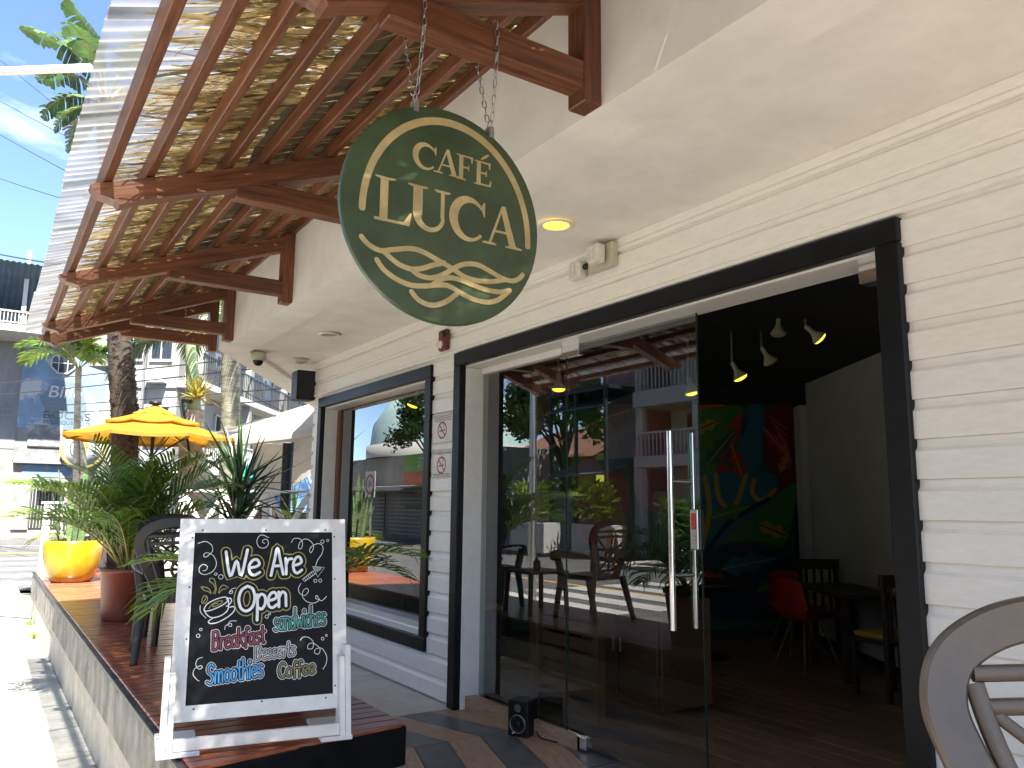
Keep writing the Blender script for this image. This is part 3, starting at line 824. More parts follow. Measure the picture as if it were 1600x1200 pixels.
def serif(ch, x, y, h, wd):
    """serif capital, lower-left at x,y"""
    b = MB(); zc = [0.0]
    def pg(pts):
        zc[0] += 0.00022
        b.add([FS(x+p[0]*wd, y+p[1]*h, zc[0]) for p in pts], [list(range(len(pts)))])
    def rb(pts, w):
        zc[0] += 0.00022
        ribbon(b, [(x+p[0]*wd, y+p[1]*h) for p in pts], w, FS, zc[0], ends=False)
    def slab(x0, x1, yy, up=True, t=.055):
        s_ = 1 if up else -1
        pg([(x0, yy), (x1, yy), (x1, yy+s_*t*.6), ((x0+x1)/2+.13, yy+s_*t*1.1), ((x0+x1)/2-.13, yy+s_*t*1.1), (x0, yy+s_*t*.6)][::s_])
    T = .17
    if ch == 'L':
        pg([(.14, 0), (.14+T*1.25, 0), (.14+T*1.25, 1), (.14, 1)]); slab(0, .55, 1, False)
        pg([(0, 0), (.95, 0), (.95, .065), (0, .065)]); pg([(.78, .06), (.95, .0), (1.0, .30), (.955, .30)])
    if ch == 'U':
        pg([(.12, .32), (.12+T*1.3, .32), (.12+T*1.3, 1), (.12, 1)]); slab(0, .46, 1, False); slab(.62, 1.0, 1, False)
        pg([(.77, .34), (.86, .34), (.86, 1), (.77, 1)])
        rb(arc(.525, .345, .305, .315, 180, 360, 20), lambda t: wd*(.20*(1-t)+.085*t)*(1-.25*math.sin(t*3.1)))
    if ch == 'C':
        rb(arc(.52, .5, .42, .47, 48, 318, 34), lambda t: wd*(.075+.155*math.sin(min(1, t*1.12)*math.pi)**1.3))
        pg([(.78, .80), (.84, .78), (.90, .64), (.93, .64), (.93, .98), (.90, .98)])
    if ch == 'A':
        pg([(.10, 0), (.17, 0), (.50, .93), (.47, 1.02)]); pg([(.70, 0), (.90, 0), (.57, 1.02), (.47, 1.02), (.45, .9)])
        pg([(.24, .33), (.74, .33), (.72, .39), (.26, .39)]); slab(-.05, .33, 0); slab(.58, 1.05, 0)
    if ch in 'FE':
        pg([(.15, 0), (.15+T*1.35, 0), (.15+T*1.35, 1), (.15, 1)]); slab(0, .55, 1, False); slab(0, .55, 0)
        pg([(.2, .93), (.92, .93), (.92, 1), (.2, 1)]); pg([(.84, .74), (.90, .74), (.93, 1.0), (.80, .95)])
        pg([(.3, .48), (.70, .48), (.70, .55), (.3, .55)]); pg([(.655, .40), (.715, .40), (.715, .63), (.655, .63)])
        if ch == 'E':
            pg([(.2, 0), (.94, 0), (.94, .07), (.2, .07)]); pg([(.82, .05), (.95, .0), (.99, .27), (.94, .27)])
    b.build('letter', sign_gold, sg)
for ch, x, y, wd, h in (('L', -.262, -.068, .132, .150), ('U', -.145, -.068, .158, .150), ('C', .012, -.072, .150, .152), ('A', .150, -.068, .150, .146),
                        ('C', -.132, .143, .094, .090), ('A', -.050, .143, .096, .090), ('F', .034, .141, .070, .090), ('E', .104, .139, .072, .088)):
    serif(ch, x, y, h, wd)
b = MB(); b.add([FS(.148+.017*math.cos(a)*1.0+.010*math.sin(a)*.2, .246+.011*math.cos(a)+.007*math.sin(a), 0) for a in [2*math.pi*k/14 for k in range(14)]], [list(range(14))])
b.build('accent', sign_gold, sg)
waves = [[(140,725),(175,765),(235,795),(300,790),(380,785),(440,800),(510,838),(590,885),(650,925),(710,943),(780,948),(850,938)],
         [(255,805),(320,860),(380,885),(430,885),(500,865),(548,856)],
         [(385,885),(420,915),(480,930),(540,915),(600,880),(650,862),(710,865),(770,895),(830,930),(880,945),(915,935),(935,915)],
         [(215,840),(250,890),(310,935),(380,965),(450,970),(520,965),(570,970),(630,1005),(690,1035),(760,1050),(810,1040),(850,1010),(870,992)],
         [(490,965),(530,938),(580,930),(640,945),(700,970),(760,990),(820,1000),(870,992)],
         [(385,998),(415,1035),(460,1060),(510,1063),(560,1045),(600,1015),(620,1000)]]
for i, wv in enumerate(waves):
    pts = []
    for (zx, zy) in wv:
        p = on(520+zx/3.158, 140+zy/3.158, 'x', -2.29); pts.append((p.y-SC.y, p.z-SC.z))
    b = MB(); ribbon(b, cr2(pts), 0.0175, FS, 0.0004*i)
    b.build('wave', sign_gold, sg)
# clips and chains
def torus(b, c, ax, r, rt, sx=1.0, M=None, n=14, m=6):
    vs = []; fs = []
    for i in range(n):
        a = 2*math.pi*i/n
        for j in range(m):
            p = 2*math.pi*j/m
            v = Vector(((r+rt*math.cos(p))*math.cos(a), (r+rt*math.cos(p))*math.sin(a)+(sx if math.sin(a) > 0 else -sx), rt*math.sin(p)))
            vs.append(M @ v if M else v)
    for i in range(n):
        for j in range(m): fs.append((i*m+j, i*m+(j+1) % m, ((i+1) % n)*m+(j+1) % m, ((i+1) % n)*m+j))
    b.add(vs, fs, True)
def chain(parent, p0, p1, name='chain_link', lk=0.030):
    p0 = Vector(p0); p1 = Vector(p1); d = p1-p0; n = max(1, int(d.length/lk+.5)); d.normalize()
    b = MB(); torus(b, None, None, 0.0065, 0.0021, 0.0095); me = b.mesh(name, chain_m)
    q = Vector((0, 1, 0)).rotation_difference(d).to_matrix().to_4x4()
    for i in range(n):
        M = TR(p0+(p1-p0)*((i+.5)/n)) @ q @ RY(R(45+90*(i % 2)))
        link(name, me, parent, M)
for (hy, hz, by) in ((1.103-1.228, 2.785-2.424, 1.095-1.228), (1.401-1.228, 2.772-2.424, 1.385-1.228)):
    b = MB(); b.bbox(-.017, .017, hy-.010, hy+.010, hz-.022, hz+.020, .002); b.build('clip', chain_m, sg)
    b = MB(); torus(b, None, None, 0.015, 0.0024, 0.0, TR((0, hy, hz+.032)) @ RX(R(90)))
    b.build('ring', chain_m, sg)
    zb = 3.165-2.424
    for s_ in (-1, 1):
        chain(sg, (s_*0.008, hy+s_*0.004, hz+.045), (s_*0.060, by+s_*0.006, zb-.115))
        chain(sg, (s_*0.060, by+s_*0.006, zb-.115), (s_*0.058, by+s_*.006, zb+.008))
    chain(sg, (-.052, by, zb+.012), (.052, by, zb+.012))

# ------------------------------------------------------------ chalkboard A-frame
BL, BR_ = Vector((-3.83, 0.80, ZD)), Vector((-3.713, 1.56, ZD))     # bottom corners of the face (slightly turned)
ux = (BR_-BL).normalized(); Wb = (BR_-BL).length
back = Vector((-ux.y, ux.x, 0)); back = back if back.x < 0 else -back
ab = thing('chalkboard_sign', 'white wooden A-frame chalkboard reading We Are Open on the timber deck', 'chalkboard', BL)
lean = math.atan2(0.232, 1.0)
vz = (Vector((0, 0, math.cos(lean)))+back*math.sin(lean)).normalized()
nrm = ux.cross(vz).normalized(); nrm = nrm if nrm.x > 0 else -nrm
HB = 1.045
o0 = BL+Vector((0, 0, 0.0))-BL+back*0.03
MBd = frame(o0, ux, -nrm, vz)       # local: x across, y back, z up the board
z0b, fw = 0.125, 0.066
def rail(nm, x0, x1, zz0, zz1, par=ab):
    hor = (x1-x0) > (zz1-zz0)
    if hor:
        b = MB(); b.bbox(-(x1-x0)/2, (x1-x0)/2, -.011, .011, -(zz1-zz0)/2, (zz1-zz0)/2, .002)
        return b.build(nm, board_white, par, MBd @ TR(((x0+x1)/2, 0, (zz0+zz1)/2)))
    b = MB(); b.bbox(-(zz1-zz0)/2, (zz1-zz0)/2, -.011, .011, -(x1-x0)/2, (x1-x0)/2, .002)
    return b.build(nm, board_white, par, MBd @ TR(((x0+x1)/2, 0, (zz0+zz1)/2)) @ RY(R(90)))
X0b, X1b = -0.034, Wb-0.020
def mitre(nm, poly):
    b = MB(); b.prism(poly, lambda a, c: Vector((a, -.011, c)), (0, .022, 0))
    return b.build(nm, board_white, ab, MBd)
e_ = .0007
zt = z0b+HB-0.145
mitre('frame_rail', [(X0b, zt), (X0b+fw, zt-fw), (X1b-fw, zt-fw), (X1b, zt)])
mitre('frame_rail', [(X0b, z0b), (X1b, z0b), (X1b-fw, z0b+fw), (X0b+fw, z0b+fw)])
mitre('frame_rail', [(X0b, z0b+e_), (X0b+fw-e_, z0b+fw), (X0b+fw-e_, zt-fw), (X0b, zt-e_)])
mitre('frame_rail', [(X1b, z0b+e_), (X1b, zt-e_), (X1b-fw+e_, zt-fw), (X1b-fw+e_, z0b+fw)])
b = MB(); b.box(X0b+fw-.005, X1b-fw+.005, -.004, .004, z0b+fw-.005, zt-fw+.005)
b.build('slate', chalk_black, ab, MBd)
for (sx, sz) in [(X0b+.1, zt-.055), ((X0b+X1b)/2, zt-.055), (X1b-.1, zt-.055), (X0b+.055, zt-.09), (X1b-.055, zt-.09), (X0b+.055, zt-.32), (X1b-.055, zt-.30), (X0b+.055, zt-.55), (X1b-.055, zt-.52), (X1b-.055, z0b+.1), (X0b+.1, z0b+.05), ((X0b+X1b)/2, z0b+.058), (X1b-.1, z0b+.05)]:
    b = MB(); b.lathe([(0, .0), (.0045, 0), (.004, .0012), (0, .0014)], 10); b.build('screw', screw_m, ab, MBd @ TR((sx, -.011, sz)) @ RX(R(90)))
# stand: side boards, feet, cross rail
def up(nm, poly2, x, t, m_=board_white):
    b = MB(); b.prism(poly2, lambda a, c: Vector((x, a, c)), (t, 0, 0)); Mst = frame(Vector((0, 0, 0)), ux, back, (0, 0, 1))
    b.build(nm, m_, ab, Mst)
for x, t, hh in ((-.066, .024, .40), (-.040, .024, .33), (Wb-.068, .024, .36), (Wb-.042, .024, .41)):
    up('side_board', [(-.046, .022), (.062, .022), (.092, hh), (.036, hh)], x, t)
for xa, xb in ((-.078, .095), (Wb-.155, Wb-.010)):
    b = MB(); b.bbox(xa, xb, -.046, .32, 0, .021, .003); b.build('foot', board_white, ab, frame(Vector((0, 0, 0.001)), ux, back, (0, 0, 1)))
b = MB(); b.bbox(-.015, Wb-.069, -.038, -.014, .024, .075, .003); b.build('cross_rail', board_white, ab, frame(Vector((0, 0, 0)), ux, back, (0, 0, 1)))
# lettering: positions measured on the slate, mapped to its plane
QC = [(150, 112), (820, 107), (818, 888), (130, 928)]
def inv_bil(x, y):
    u = v = 0.5
    for _ in range(12):
        px = (1-u)*(1-v)*QC[0][0]+u*(1-v)*QC[1][0]+u*v*QC[2][0]+(1-u)*v*QC[3][0]
        py = (1-u)*(1-v)*QC[0][1]+u*(1-v)*QC[1][1]+u*v*QC[2][1]+(1-u)*v*QC[3][1]
        a = (1-v)*(QC[1][0]-QC[0][0])+v*(QC[2][0]-QC[3][0]); bq = (1-u)*(QC[3][0]-QC[0][0])+u*(QC[2][0]-QC[1][0])
        c = (1-v)*(QC[1][1]-QC[0][1])+v*(QC[2][1]-QC[3][1]); d = (1-u)*(QC[3][1]-QC[0][1])+u*(QC[2][1]-QC[1][1])
        det = a*d-bq*c; ex, ey = x-px, y-py
        u += (d*ex-bq*ey)/det; v += (a*ey-c*ex)/det
    return u, v
SX0, SX1, SZ0, SZ1 = X0b+fw, X1b-fw, zt-fw, z0b+fw
def FB(x, y, z):
    u, v = inv_bil(x, y)
    return Vector((SX0+(SX1-SX0)*u, -.0046-z, SZ0+(SZ1-SZ0)*v))
GL = {
 'W': (.95, [[(0,1),(.20,.02),(.46,.62),(.66,.02),(.92,1.02)]]), 'e': (.56, [[(.06,.30),(.34,.33),(.50,.42),(.40,.60),(.20,.58),(.05,.36),(.10,.10),(.28,.0),(.52,.10)]]),
 'A': (.74, [[(0,0),(.18,.55),(.34,1.02),(.50,.55),(.66,0)], [(.12,.34),(.54,.34)]]), 'r': (.42, [[(.05,.6),(.08,.3),(.08,0)], [(.08,.36),(.2,.54),(.40,.56)]]),
 'O': (.92, [[(.45,1),(.14,.85),(.02,.5),(.14,.14),(.42,0),(.72,.14),(.84,.5),(.72,.86),(.45,1)]]), 'p': (.56, [[(.05,.6),(.06,.1),(.05,-.42)], [(.06,.42),(.22,.6),(.44,.5),(.46,.2),(.28,0),(.07,.10)]]),
 'n': (.54, [[(.05,.6),(.06,.3),(.06,0)], [(.06,.36),(.22,.58),(.40,.50),(.43,.25),(.44,0)]]), 'S': (.60, [[(.54,.84),(.32,1),(.10,.86),(.12,.62),(.40,.46),(.52,.22),(.32,0),(.02,.12)]]),
 's': (.46, [[(.38,.52),(.22,.6),(.08,.50),(.14,.36),(.32,.28),(.36,.1),(.18,0),(.02,.08)]]), 'a': (.54, [[(.42,.54),(.2,.6),(.04,.34),(.12,.04),(.30,.06),(.42,.3)], [(.44,.6),(.43,.3),(.48,0)]]),
 'd': (.56, [[(.42,.36),(.26,.56),(.06,.4),(.08,.1),(.26,.0),(.42,.2)], [(.45,1.05),(.44,.5),(.46,0)]]), 'w': (.70, [[(.03,.6),(.16,.02),(.33,.42),(.50,.02),(.64,.6)]]),
 'i': (.22, [[(.09,.58),(.10,.3),(.10,0)], [(.05,.82),(.10,.90),(.15,.82),(.10,.78),(.05,.82)]]), 'c': (.46, [[(.40,.50),(.22,.6),(.05,.36),(.12,.06),(.28,0),(.42,.10)]]),
 'h': (.54, [[(.06,1.05),(.06,.5),(.06,0)], [(.06,.36),(.22,.56),(.40,.48),(.44,.25),(.45,0)]]), 'B': (.62, [[(.05,1),(.06,.5),(.06,0)], [(.05,.98),(.36,1.0),(.46,.78),(.30,.56),(.08,.54)], [(.08,.54),(.42,.52),(.54,.26),(.36,.02),(.06,0)]]),
 'k': (.54, [[(.06,1.0),(.06,.5),(.06,0)], [(.48,.70),(.09,.34)], [(.16,.40),(.50,0)]]), 'f': (.42, [[(.42,.90),(.28,1.0),(.18,.8),(.18,.4),(.17,-.12)], [(.02,.54),(.38,.56)]]),
 't': (.40, [[(.17,.92),(.17,.4),(.22,.03),(.34,.02)], [(.0,.62),(.38,.64)]]), 'D': (.66, [[(.06,1),(.06,.5),(.06,0)], [(.04,.98),(.40,.92),(.58,.5),(.40,.08),(.04,.02)]]),
 'm': (.78, [[(.05,.6),(.06,.3),(.06,0)], [(.06,.38),(.18,.58),(.32,.50),(.34,0)], [(.34,.36),(.48,.58),(.62,.50),(.66,0)]]), 'o': (.54, [[(.26,.6),(.06,.42),(.08,.1),(.26,0),(.44,.12),(.46,.42),(.26,.6)]]),
 'C': (.66, [[(.58,.82),(.36,1),(.10,.78),(.04,.42),(.16,.08),(.40,0),(.60,.16)]])}
def word(txt, x0, y0, x1, y1, h, wst, layers):
    """baseline from (x0,y0) to (x1,y1) in slate pixels, cap height h; layers: (extra width, material, z)"""
    tot = sum(GL[c][0] if c != ' ' else .5 for c in txt); dx, dy = (x1-x0), (y1-y0); sx = dx/tot
    strokes = []; x = 0
    for c in txt:
        if c == ' ': x += .5; continue
        for st in GL[c][1]:
            pts = [(x0+(x+p[0])*sx, y0+dy*((x+p[0])/tot)-p[1]*h) for p in st]
            strokes.append(cr2(pts, 5) if len(pts) > 2 else pts)
        x += GL[c][0]
    for (ex, m_, z) in layers:
        b = MB()
        for i, st in enumerate(strokes): ribbon(b, st, wst+ex, FB, z+0.00003*i)
        b.build('lettering', m_, ab, MBd)
K = chalk_k
ol = lambda t, g, m1, m2: [(2*(g+t), m1, 0.0004), (2*g, K, 0.0010), (0, m2, 0.0016)]
word('We', 296, 334, 462, 322, 126, 13.5, ol(5, 14, chalk_y, chalk_w))
word('Are', 512, 326, 668, 312, 132, 13.5, ol(5, 14, chalk_y, chalk_w))
word('Open', 358, 503, 596, 474, 120, 13.5, ol(5, 13, chalk_y, chalk_w))
word('sandwiches', 530, 594, 786, 566, 92, 6, ol(2.6, 5, chalk_w, chalk_t))
word('BreakFast'.replace('F', 'f'), 242, 680, 486, 648, 84, 6.5, ol(2.6, 5, chalk_w, chalk_r))
word('Desserts', 440, 730, 634, 708, 68, 5, ol(2.6, 4.5, chalk_w, flat('chalk_grey', (.42, .42, .41))))
word('Smoothies', 222, 836, 480, 804, 90, 7, ol(2.6, 5, chalk_w, chalk_b))
word('Coffee', 552, 812, 730, 794, 66, 6.5, ol(2.6, 5, chalk_w, flat('chalk_olive', (.22, .19, .07))))
curls = [[(166,165),(200,156),(228,175),(232,205),(205,233),(192,226),(205,212),(235,225),(252,262),(240,300),(205,320),(178,312),(174,288),(190,270),(210,280),(206,298),(190,302)],
 [(500,135),(462,122),(442,150),(452,182),(480,188),(498,168),(492,146),(474,146),(470,160),(480,164)],
 [(612,160),(625,140),(652,140),(668,160),(662,190),(648,188),(655,160),(680,142),(708,152),(725,180),(712,212),(704,200),(715,180),(748,165),(772,180),(768,215),(745,250),(735,278)],
 [(660,366),(648,392),(655,415),(680,425),(698,405),(690,390),(672,402),(668,430),(690,455),(725,463),(752,448),(735,440),(740,425),(762,452),(790,430)],
 [(200,712),(178,720),(170,745),(185,765),(200,758),(190,750),(165,765),(160,790),(180,815),(188,818)],
 [(658,640),(672,625),(700,628),(722,650),(718,678),(695,680),(698,660),(722,655),(755,680),(748,705),(728,700),(735,682),(765,680),(788,715),(786,750),(770,776)],
 [(345,386),(326,392),(314,410),(328,412),(330,400),(318,405)], [(350,545),(322,546),(312,565),(328,570),(325,556),(300,568),(298,585)], [(183,470),(185,500),(210,530)]]
def fl(nm, pts, w, m_=None):
    b = MB(); ribbon(b, pts, w, FB, .0006); b.build(nm, m_ or chalk_w, ab, MBd)
for c in curls: fl('chalk_curl', cr2(c, 5), 2.8)
for (cx, cy, r_) in ((250,318,6), (274,332,11), (770,155,9), (798,149,6), (733,353,8), (758,352,8), (494,526,8), (507,513,5), (177,612,8), (189,583,6), (769,634,7), (788,619,5)):
    fl('chalk_bubble', arc(cx, cy, r_, r_, 0, 360, 14), 2.4)
arr = [[(668,345),(720,305),(738,315),(678,357),(668,345)], [(720,282),(780,286),(745,335),(720,282)]]
b = MB()
for q in arr: ribbon(b, q, 2.6, FB, .0006)
for k in range(6): ribbon(b, [(676+9*k, 339-7*k), (686+9*k, 351-6*k)], 2.0, FB, .0006)
for k in range(6): ribbon(b, [(730+7*k, 285), (733+5*k, 310-4*abs(k-2))], 2.0, FB, .0006)
struct(b.build('chalk_arrow', chalk_w, ab, MBd), 'stuff')
# cup drawing
b = MB()
for q in ([(200,488),(215,462),(255,440),(295,430),(310,442),(290,465),(245,488),(210,497),(200,488)], [(200,490),(215,515),(240,528),(280,518),(310,490),(312,444)], [(302,440),(320,436),(326,450),(312,470),(302,474)], [(240,532),(222,545),(232,556),(270,548),(320,518),(342,490),(335,476),(318,480)]):
    ribbon(b, cr2(q, 5), 5, FB, .0007)
b.build('cup_drawing', chalk_w, ab, MBd)
b = MB()
for q in ([(240,412),(250,390),(238,365),(222,352),(228,338),(244,345),(250,368),(254,395),(248,415)], [(185,380),(205,382),(222,392),(230,412),(215,402),(200,398),(186,384)], [(310,385),(288,372),(272,385),(266,412),(280,395),(300,390)], [(190,440),(198,424),(212,426),(214,445),(202,460),(190,455),(190,440)], [(194,456),(204,442),(210,428)], [(222,485),(240,462),(272,448),(285,452),(262,470),(240,476),(246,464),(262,460)]):
    ribbon(b, cr2(q, 5), 4, FB, .0007)
b.build('steam_drawing', chalk_y, ab, MBd)

# ------------------------------------------------------------ fixtures on wall and soffit
def downlight(x, y, lit, label):
    t = thing('recessed_light', label, 'light', (x, y, 3.02), group='recessed lights in the cafe soffit')
    b = MB(); b.lathe([(.072, 0), (.076, -.006), (.092, -.009), (.100, -.004), (.101, .001)], 32); b.build('trim_ring', white_gloss, t)
    b = MB(); b.lathe([(0, .001), (.05, .0005), (.072, -.002)], 24); b.build('lens', lamp_glow if lit else lamp_dim, t)
downlight(-3.47, 2.56, True, 'glowing yellow recessed light in the soffit beside the round sign')
downlight(-7.02, 2.57, False, 'unlit cream recessed light in the soffit farther from the sign')
t = thing('security_camera', 'white dome security camera under the soffit corner', 'camera', (-8.30, 2.28, 3.02))
b = MB(); b.lathe([(0, 0), (.075, 0), (.08, -.01), (.08, -.06), (.072, -.085), (.055, -.09)], 24); b.build('housing', cream_plastic, t)
b = MB(); b.lathe([(.054, -.088), (.05, -.11), (.035, -.135), (0, -.145)], 20); b.build('dome', black_plastic, t)
t = thing('smoke_detector', 'flat round cream smoke detector on the soffit near the speaker', 'detector', (-8.45, 2.77, 3.02))
b = MB(); b.lathe([(0, -.038), (.05, -.036), (.072, -.024), (.078, 0)], 24); b.build('cover', cream_plastic, t)
b = MB(); b.lathe([(.03, -.0376), (.034, -.041), (.038, -.0372)], 20); b.build('vent_ring', flat('detector_grey', (.3, .29, .26)), t)
t = thing('wall_speaker', 'black box loudspeaker hung at the cafe wall corner', 'speaker', (-8.72, 2.93, 2.61))
b = MB(); b.bbox(-.11, .10, -.12, .10, 0, .33, .012); b.build('cabinet', black_plastic, t)
b = MB(); b.bbox(-.112+.22, .105, -.10, .08, .02, .31, .002) if False else b.bbox(.1005, .106, -.10, .08, .02, .31, .002); b.build('grille', dark_plastic, t)
b = MB(); b.tube([(0, .1, .3), (.03, .16, .34), (.06, .2, .40)], .008, 6); b.build('bracket', black_plastic, t)
t = thing('emergency_light', 'cream twin-head emergency light above the glass doors', 'light', (-3.58, 3.012, 2.86))
b = MB(); b.bbox(-.11, .12, -.055, 0.0, 0, .15, .01); b.build('housing', cream_plastic, t)
for xx, zz, yy in ((-.20, .035, -.06), (.03, .075, -.10)):
    b = MB(); b.bbox(xx-.055, xx+.055, yy-.035, yy+.035, zz-.055, zz+.06, .014); h_ = b.build('lamp_head', lens_clear, t)
    b = MB()
    for i in (-1, 1):
        b.box(xx+i*.018-.001, xx+i*.018+.001, yy-.0375, yy-.0352, zz-.04, zz+.045); b.box(xx-.04, xx+.04, yy-.0385, yy-.0378, zz+i*.017-.001, zz+i*.017+.001)
    b.build('lens_rib', cream_plastic, h_)
b = MB(); b.tube([(-.15, -.05, .05), (-.10, -.03, .06)], .018, 8); b.build('arm', dark_plastic, t)
t = thing('fire_alarm', 'small dark red fire alarm strobe on the siding below the sign', 'alarm', (-5.56, 3.012, 2.685))
b = MB(); b.bbox(-.065, .065, -.045, 0, 0, .17, .012); b.build('housing', alarm_red, t)
b = MB(); b.lathe([(0, .03), (.022, .024), (.034, 0)], 12); b.build('strobe', lens_clear, t, TR((-.02, -.045, .05)) @ RX(R(90)))
b = MB(); b.tube([(.03, -.04, .12), (.07, -.06, .13)], .02, 10); b.build('horn', dark_plastic, t)
def notice(zc, hgt, label, head):
    t = thing('no_smoking_notice', label, 'notice', (-5.578, 3.008, zc), group='no smoking notices beside the door')
    b = MB(); b.bbox(-.172, .172, -.006, 0, -hgt/2, hgt/2, .001); b.build('panel', sign_w, t)
    Fn = lambda u, v, z: Vector((u, -.0072-z, v))
    b = MB(); ribbon(b, [(-.16, -hgt/2+.012), (.16, -hgt/2+.012), (.16, hgt/2-.012), (-.16, hgt/2-.012)], .0045, Fn, closed=True)
    r_ = .062
    ribbon(b, arc(0, -.012, r_*1.1, r_, 0, 360, 30), .013, Fn, .0004, ends=False); ribbon(b, [(-.045, .03), (.045, -.054)], .011, Fn, .0008)
    b.build('symbol', notice_red, t)
    b = MB(); ribbon(b, [(-.04, -.018), (.04, -.012)], .010, Fn, .0002); ribbon(b, cr2([(.028, -.002), (.018, .012), (.03, .026), (.022, .036)]), .005, Fn, .0002)
    b.build('cigarette', notice_blk, t)
    if head:
        text_obj('heading', 'PROHIBIDO FUMAR', .034, notice_blk, t, TR((0, -.0076, hgt/2-.045)) @ RX(R(90)), 'CENTER')
    b = MB()
    for i in range(2 if head else 4):
        zz = (-hgt/2+.034-i*.011) if head else (hgt/2-.026-i*.012)
        for k in range(16):
            b.box(-.14+k*.0175+(i*.006), -.14+k*.0175+.011+(i*.005), -.0078, -.0068, zz, zz+.0055)
    b.build('small_print', notice_blk, t)
notice(2.06, .245, 'upper white no smoking notice with fine print beside the door', False)
notice(1.785, .235, 'lower white notice headed PROHIBIDO FUMAR beside the door', True)
t = thing('monitor_speaker', 'small black studio monitor speaker standing at the glass door', 'speaker', (-4.52, 3.075, 0.0), R(28))
b = MB(); b.bbox(-.072, .072, -.075, .075, .0, .22, .006); b.build('cabinet', black_plastic, t)
b = MB(); b.lathe([(.051, 0), (.048, .004), (.043, .002), (.022, -.004), (.016, 0), (.013, .004), (0, .006)], 24); b.build('woofer', dark_plastic, t, TR((0, -.075, .078)) @ RX(R(90)))
b = MB(); b.lathe([(.052, .0015), (.055, .003), (.058, .0015)], 24); b.build('woofer_ring', steel_b, t, TR((0, -.075, .078)) @ RX(R(90)))
b = MB(); b.lathe([(.024, .001), (.018, .002), (.008, -.001), (0, .004)], 18); b.build('tweeter', steel_b, t, TR((0, -.075, .175)) @ RX(R(90)))
b = MB(); b.lathe([(.008, 0), (.007, .008), (0, .008)], 10); b.build('knob', steel_b, t, TR((-.03, -.075, .02)) @ RX(R(90)))
b = MB(); b.tube(fix([(-4.43, 3.12, .03), (-4.37, 3.11, .008), (-4.27, 3.13, .008), (-4.2, 3.155, .01)]), .004, 6)
tag(b.build('speaker_cable', black_plastic), 'thin black cable trailing from the small monitor speaker', 'cable')

# ------------------------------------------------------------ plastic armchairs
def make_chair(mat_, label, group=None):
    """faces local +x, origin on the floor"""
    t = thing('plastic_armchair', label, 'chair', group=group)
    xb = lambda z: -.175-(z-.42)*.21
    half = [(.13, .40), (.168, .52), (.225, .63), (.268, .73), (.285, .80), (.262, .868), (.19, .917), (.09, .941), (0, .946)]
    yz = half+[(-y, z) for y, z in half[::-1][1:]]
    P_ = fix([(xb(z), y, z) for y, z in yz], 12)
    W_ = [(0, p.y, (p.z-.70)*1.2+.0001) for p in P_]
    b = MB(); b.sweep(P_, W_, .070, .024, smooth=False); b.build('rim', mat_, t)
    for s_ in (-1, 1):
        q = fix([(xb(.60), s_*.225, .60), (-.12, s_*.275, .625), (.04, s_*.298, .645), (.20, s_*.295, .65), (.268, s_*.288, .632), (.285, s_*.285, .59), (.262, s_*.282, .565)], 5)
        b = MB(); b.sweep(q, (0, 1, 0), .058, .026); b.build('arm', mat_, t)
    # back uprights and bars
    for s_ in (-1, 1):
        q = fix([(xb(.42), s_*.10, .42), (xb(.6), s_*.165, .60), (xb(.74), s_*.215, .74), (xb(.83), s_*.235, .83)], 5)
        b = MB(); b.sweep(q, (0, 1, 0), .028, .02); b.build('back_upright', mat_, t)
    for z, yy in ((.845, .235), (.795, .235), (.47, .12)):
        b = MB(); b.sweep(fix([(xb(z)-.0, -yy, z), (xb(z)-.018, 0, z+.008), (xb(z), yy, z)], 6), (0, 0, 1), .026, .016); b.build('back_bar', mat_, t)
    c = Vector((xb(.62)-.008, 0, .62))
    b = MB(); b.sweep([(xb(.62+.068*math.sin(a))-.008, .068*math.cos(a), .62+.068*math.sin(a)) for a in [2*math.pi*k/20 for k in range(20)]], [(0, math.cos(2*math.pi*k/20), math.sin(2*math.pi*k/20)) for k in range(20)], .022, .016, closed=True)
    b.build('back_wheel', mat_, t)
    for (y1, z1) in ((-.21, .785), (.21, .785), (-.12, .48), (.12, .48), (0, .79), (0, .475)):
        b = MB(); b.sweep([(c.x, 0, .62), ((c.x+xb(z1))/2, y1/2, (.62+z1)/2), (xb(z1)-.004, y1, z1)], (0, .7, .7) if y1*(z1-.62) < 0 else (0, .7, -.7) if y1 else (0, 1, 0), .020, .013); b.build('spoke', mat_, t)
    # seat
    prof_ = [(.25, .20), (.255, .0), (.25, -.20), (.20, -.235), (-.15, -.215), (-.19, -.17), (-.195, 0), (-.19, .17), (-.15, .215), (.20, .235)]
    b = MB(); nq = len(prof_)
    top = [(x, y, .425+(0.006 if abs(y) > .19 else -.008)) for x, y in prof_]; low = [(x*1.01, y*1.01, .385) for x, y in prof_]
    b.add(top+low, [list(range(nq))[::-1], list(range(nq, 2*nq))]+[(i, (i+1) % nq, nq+(i+1) % nq, nq+i) for i in range(nq)])
    b.build('seat', mat_, t)
    for sx, sy in ((1, 1), (1, -1), (-1, 1), (-1, -1)):
        xt, xf = (.215, .265) if sx > 0 else (-.165, -.285)
        zt_ = .60 if sx > 0 else .42
        b = MB(); P3 = [(xf, sy*.265, 0), (xt+(xf-xt)*.45, sy*.25, .22), (xt, sy*.235, .41)]
        if sx > 0: P3.append((xt+.025, sy*.272, .62))
        b.sweep(fix(P3, 4), (0, 1, 0), [.046+.030*min(1, k/8) for k in range(4*(len(P3)-1)+1)], .042); b.build('leg', mat_, t)
    return t
ch1 = make_chair(chair_plastic, 'charcoal plastic armchair on the deck just behind the chalkboard', 'plastic armchairs')
def place(o, x, y, z, rz): o.location = (x, y, z); o.rotation_euler = (0, 0, rz)
place(ch1, -6.30, 1.26, ZD, R(172))
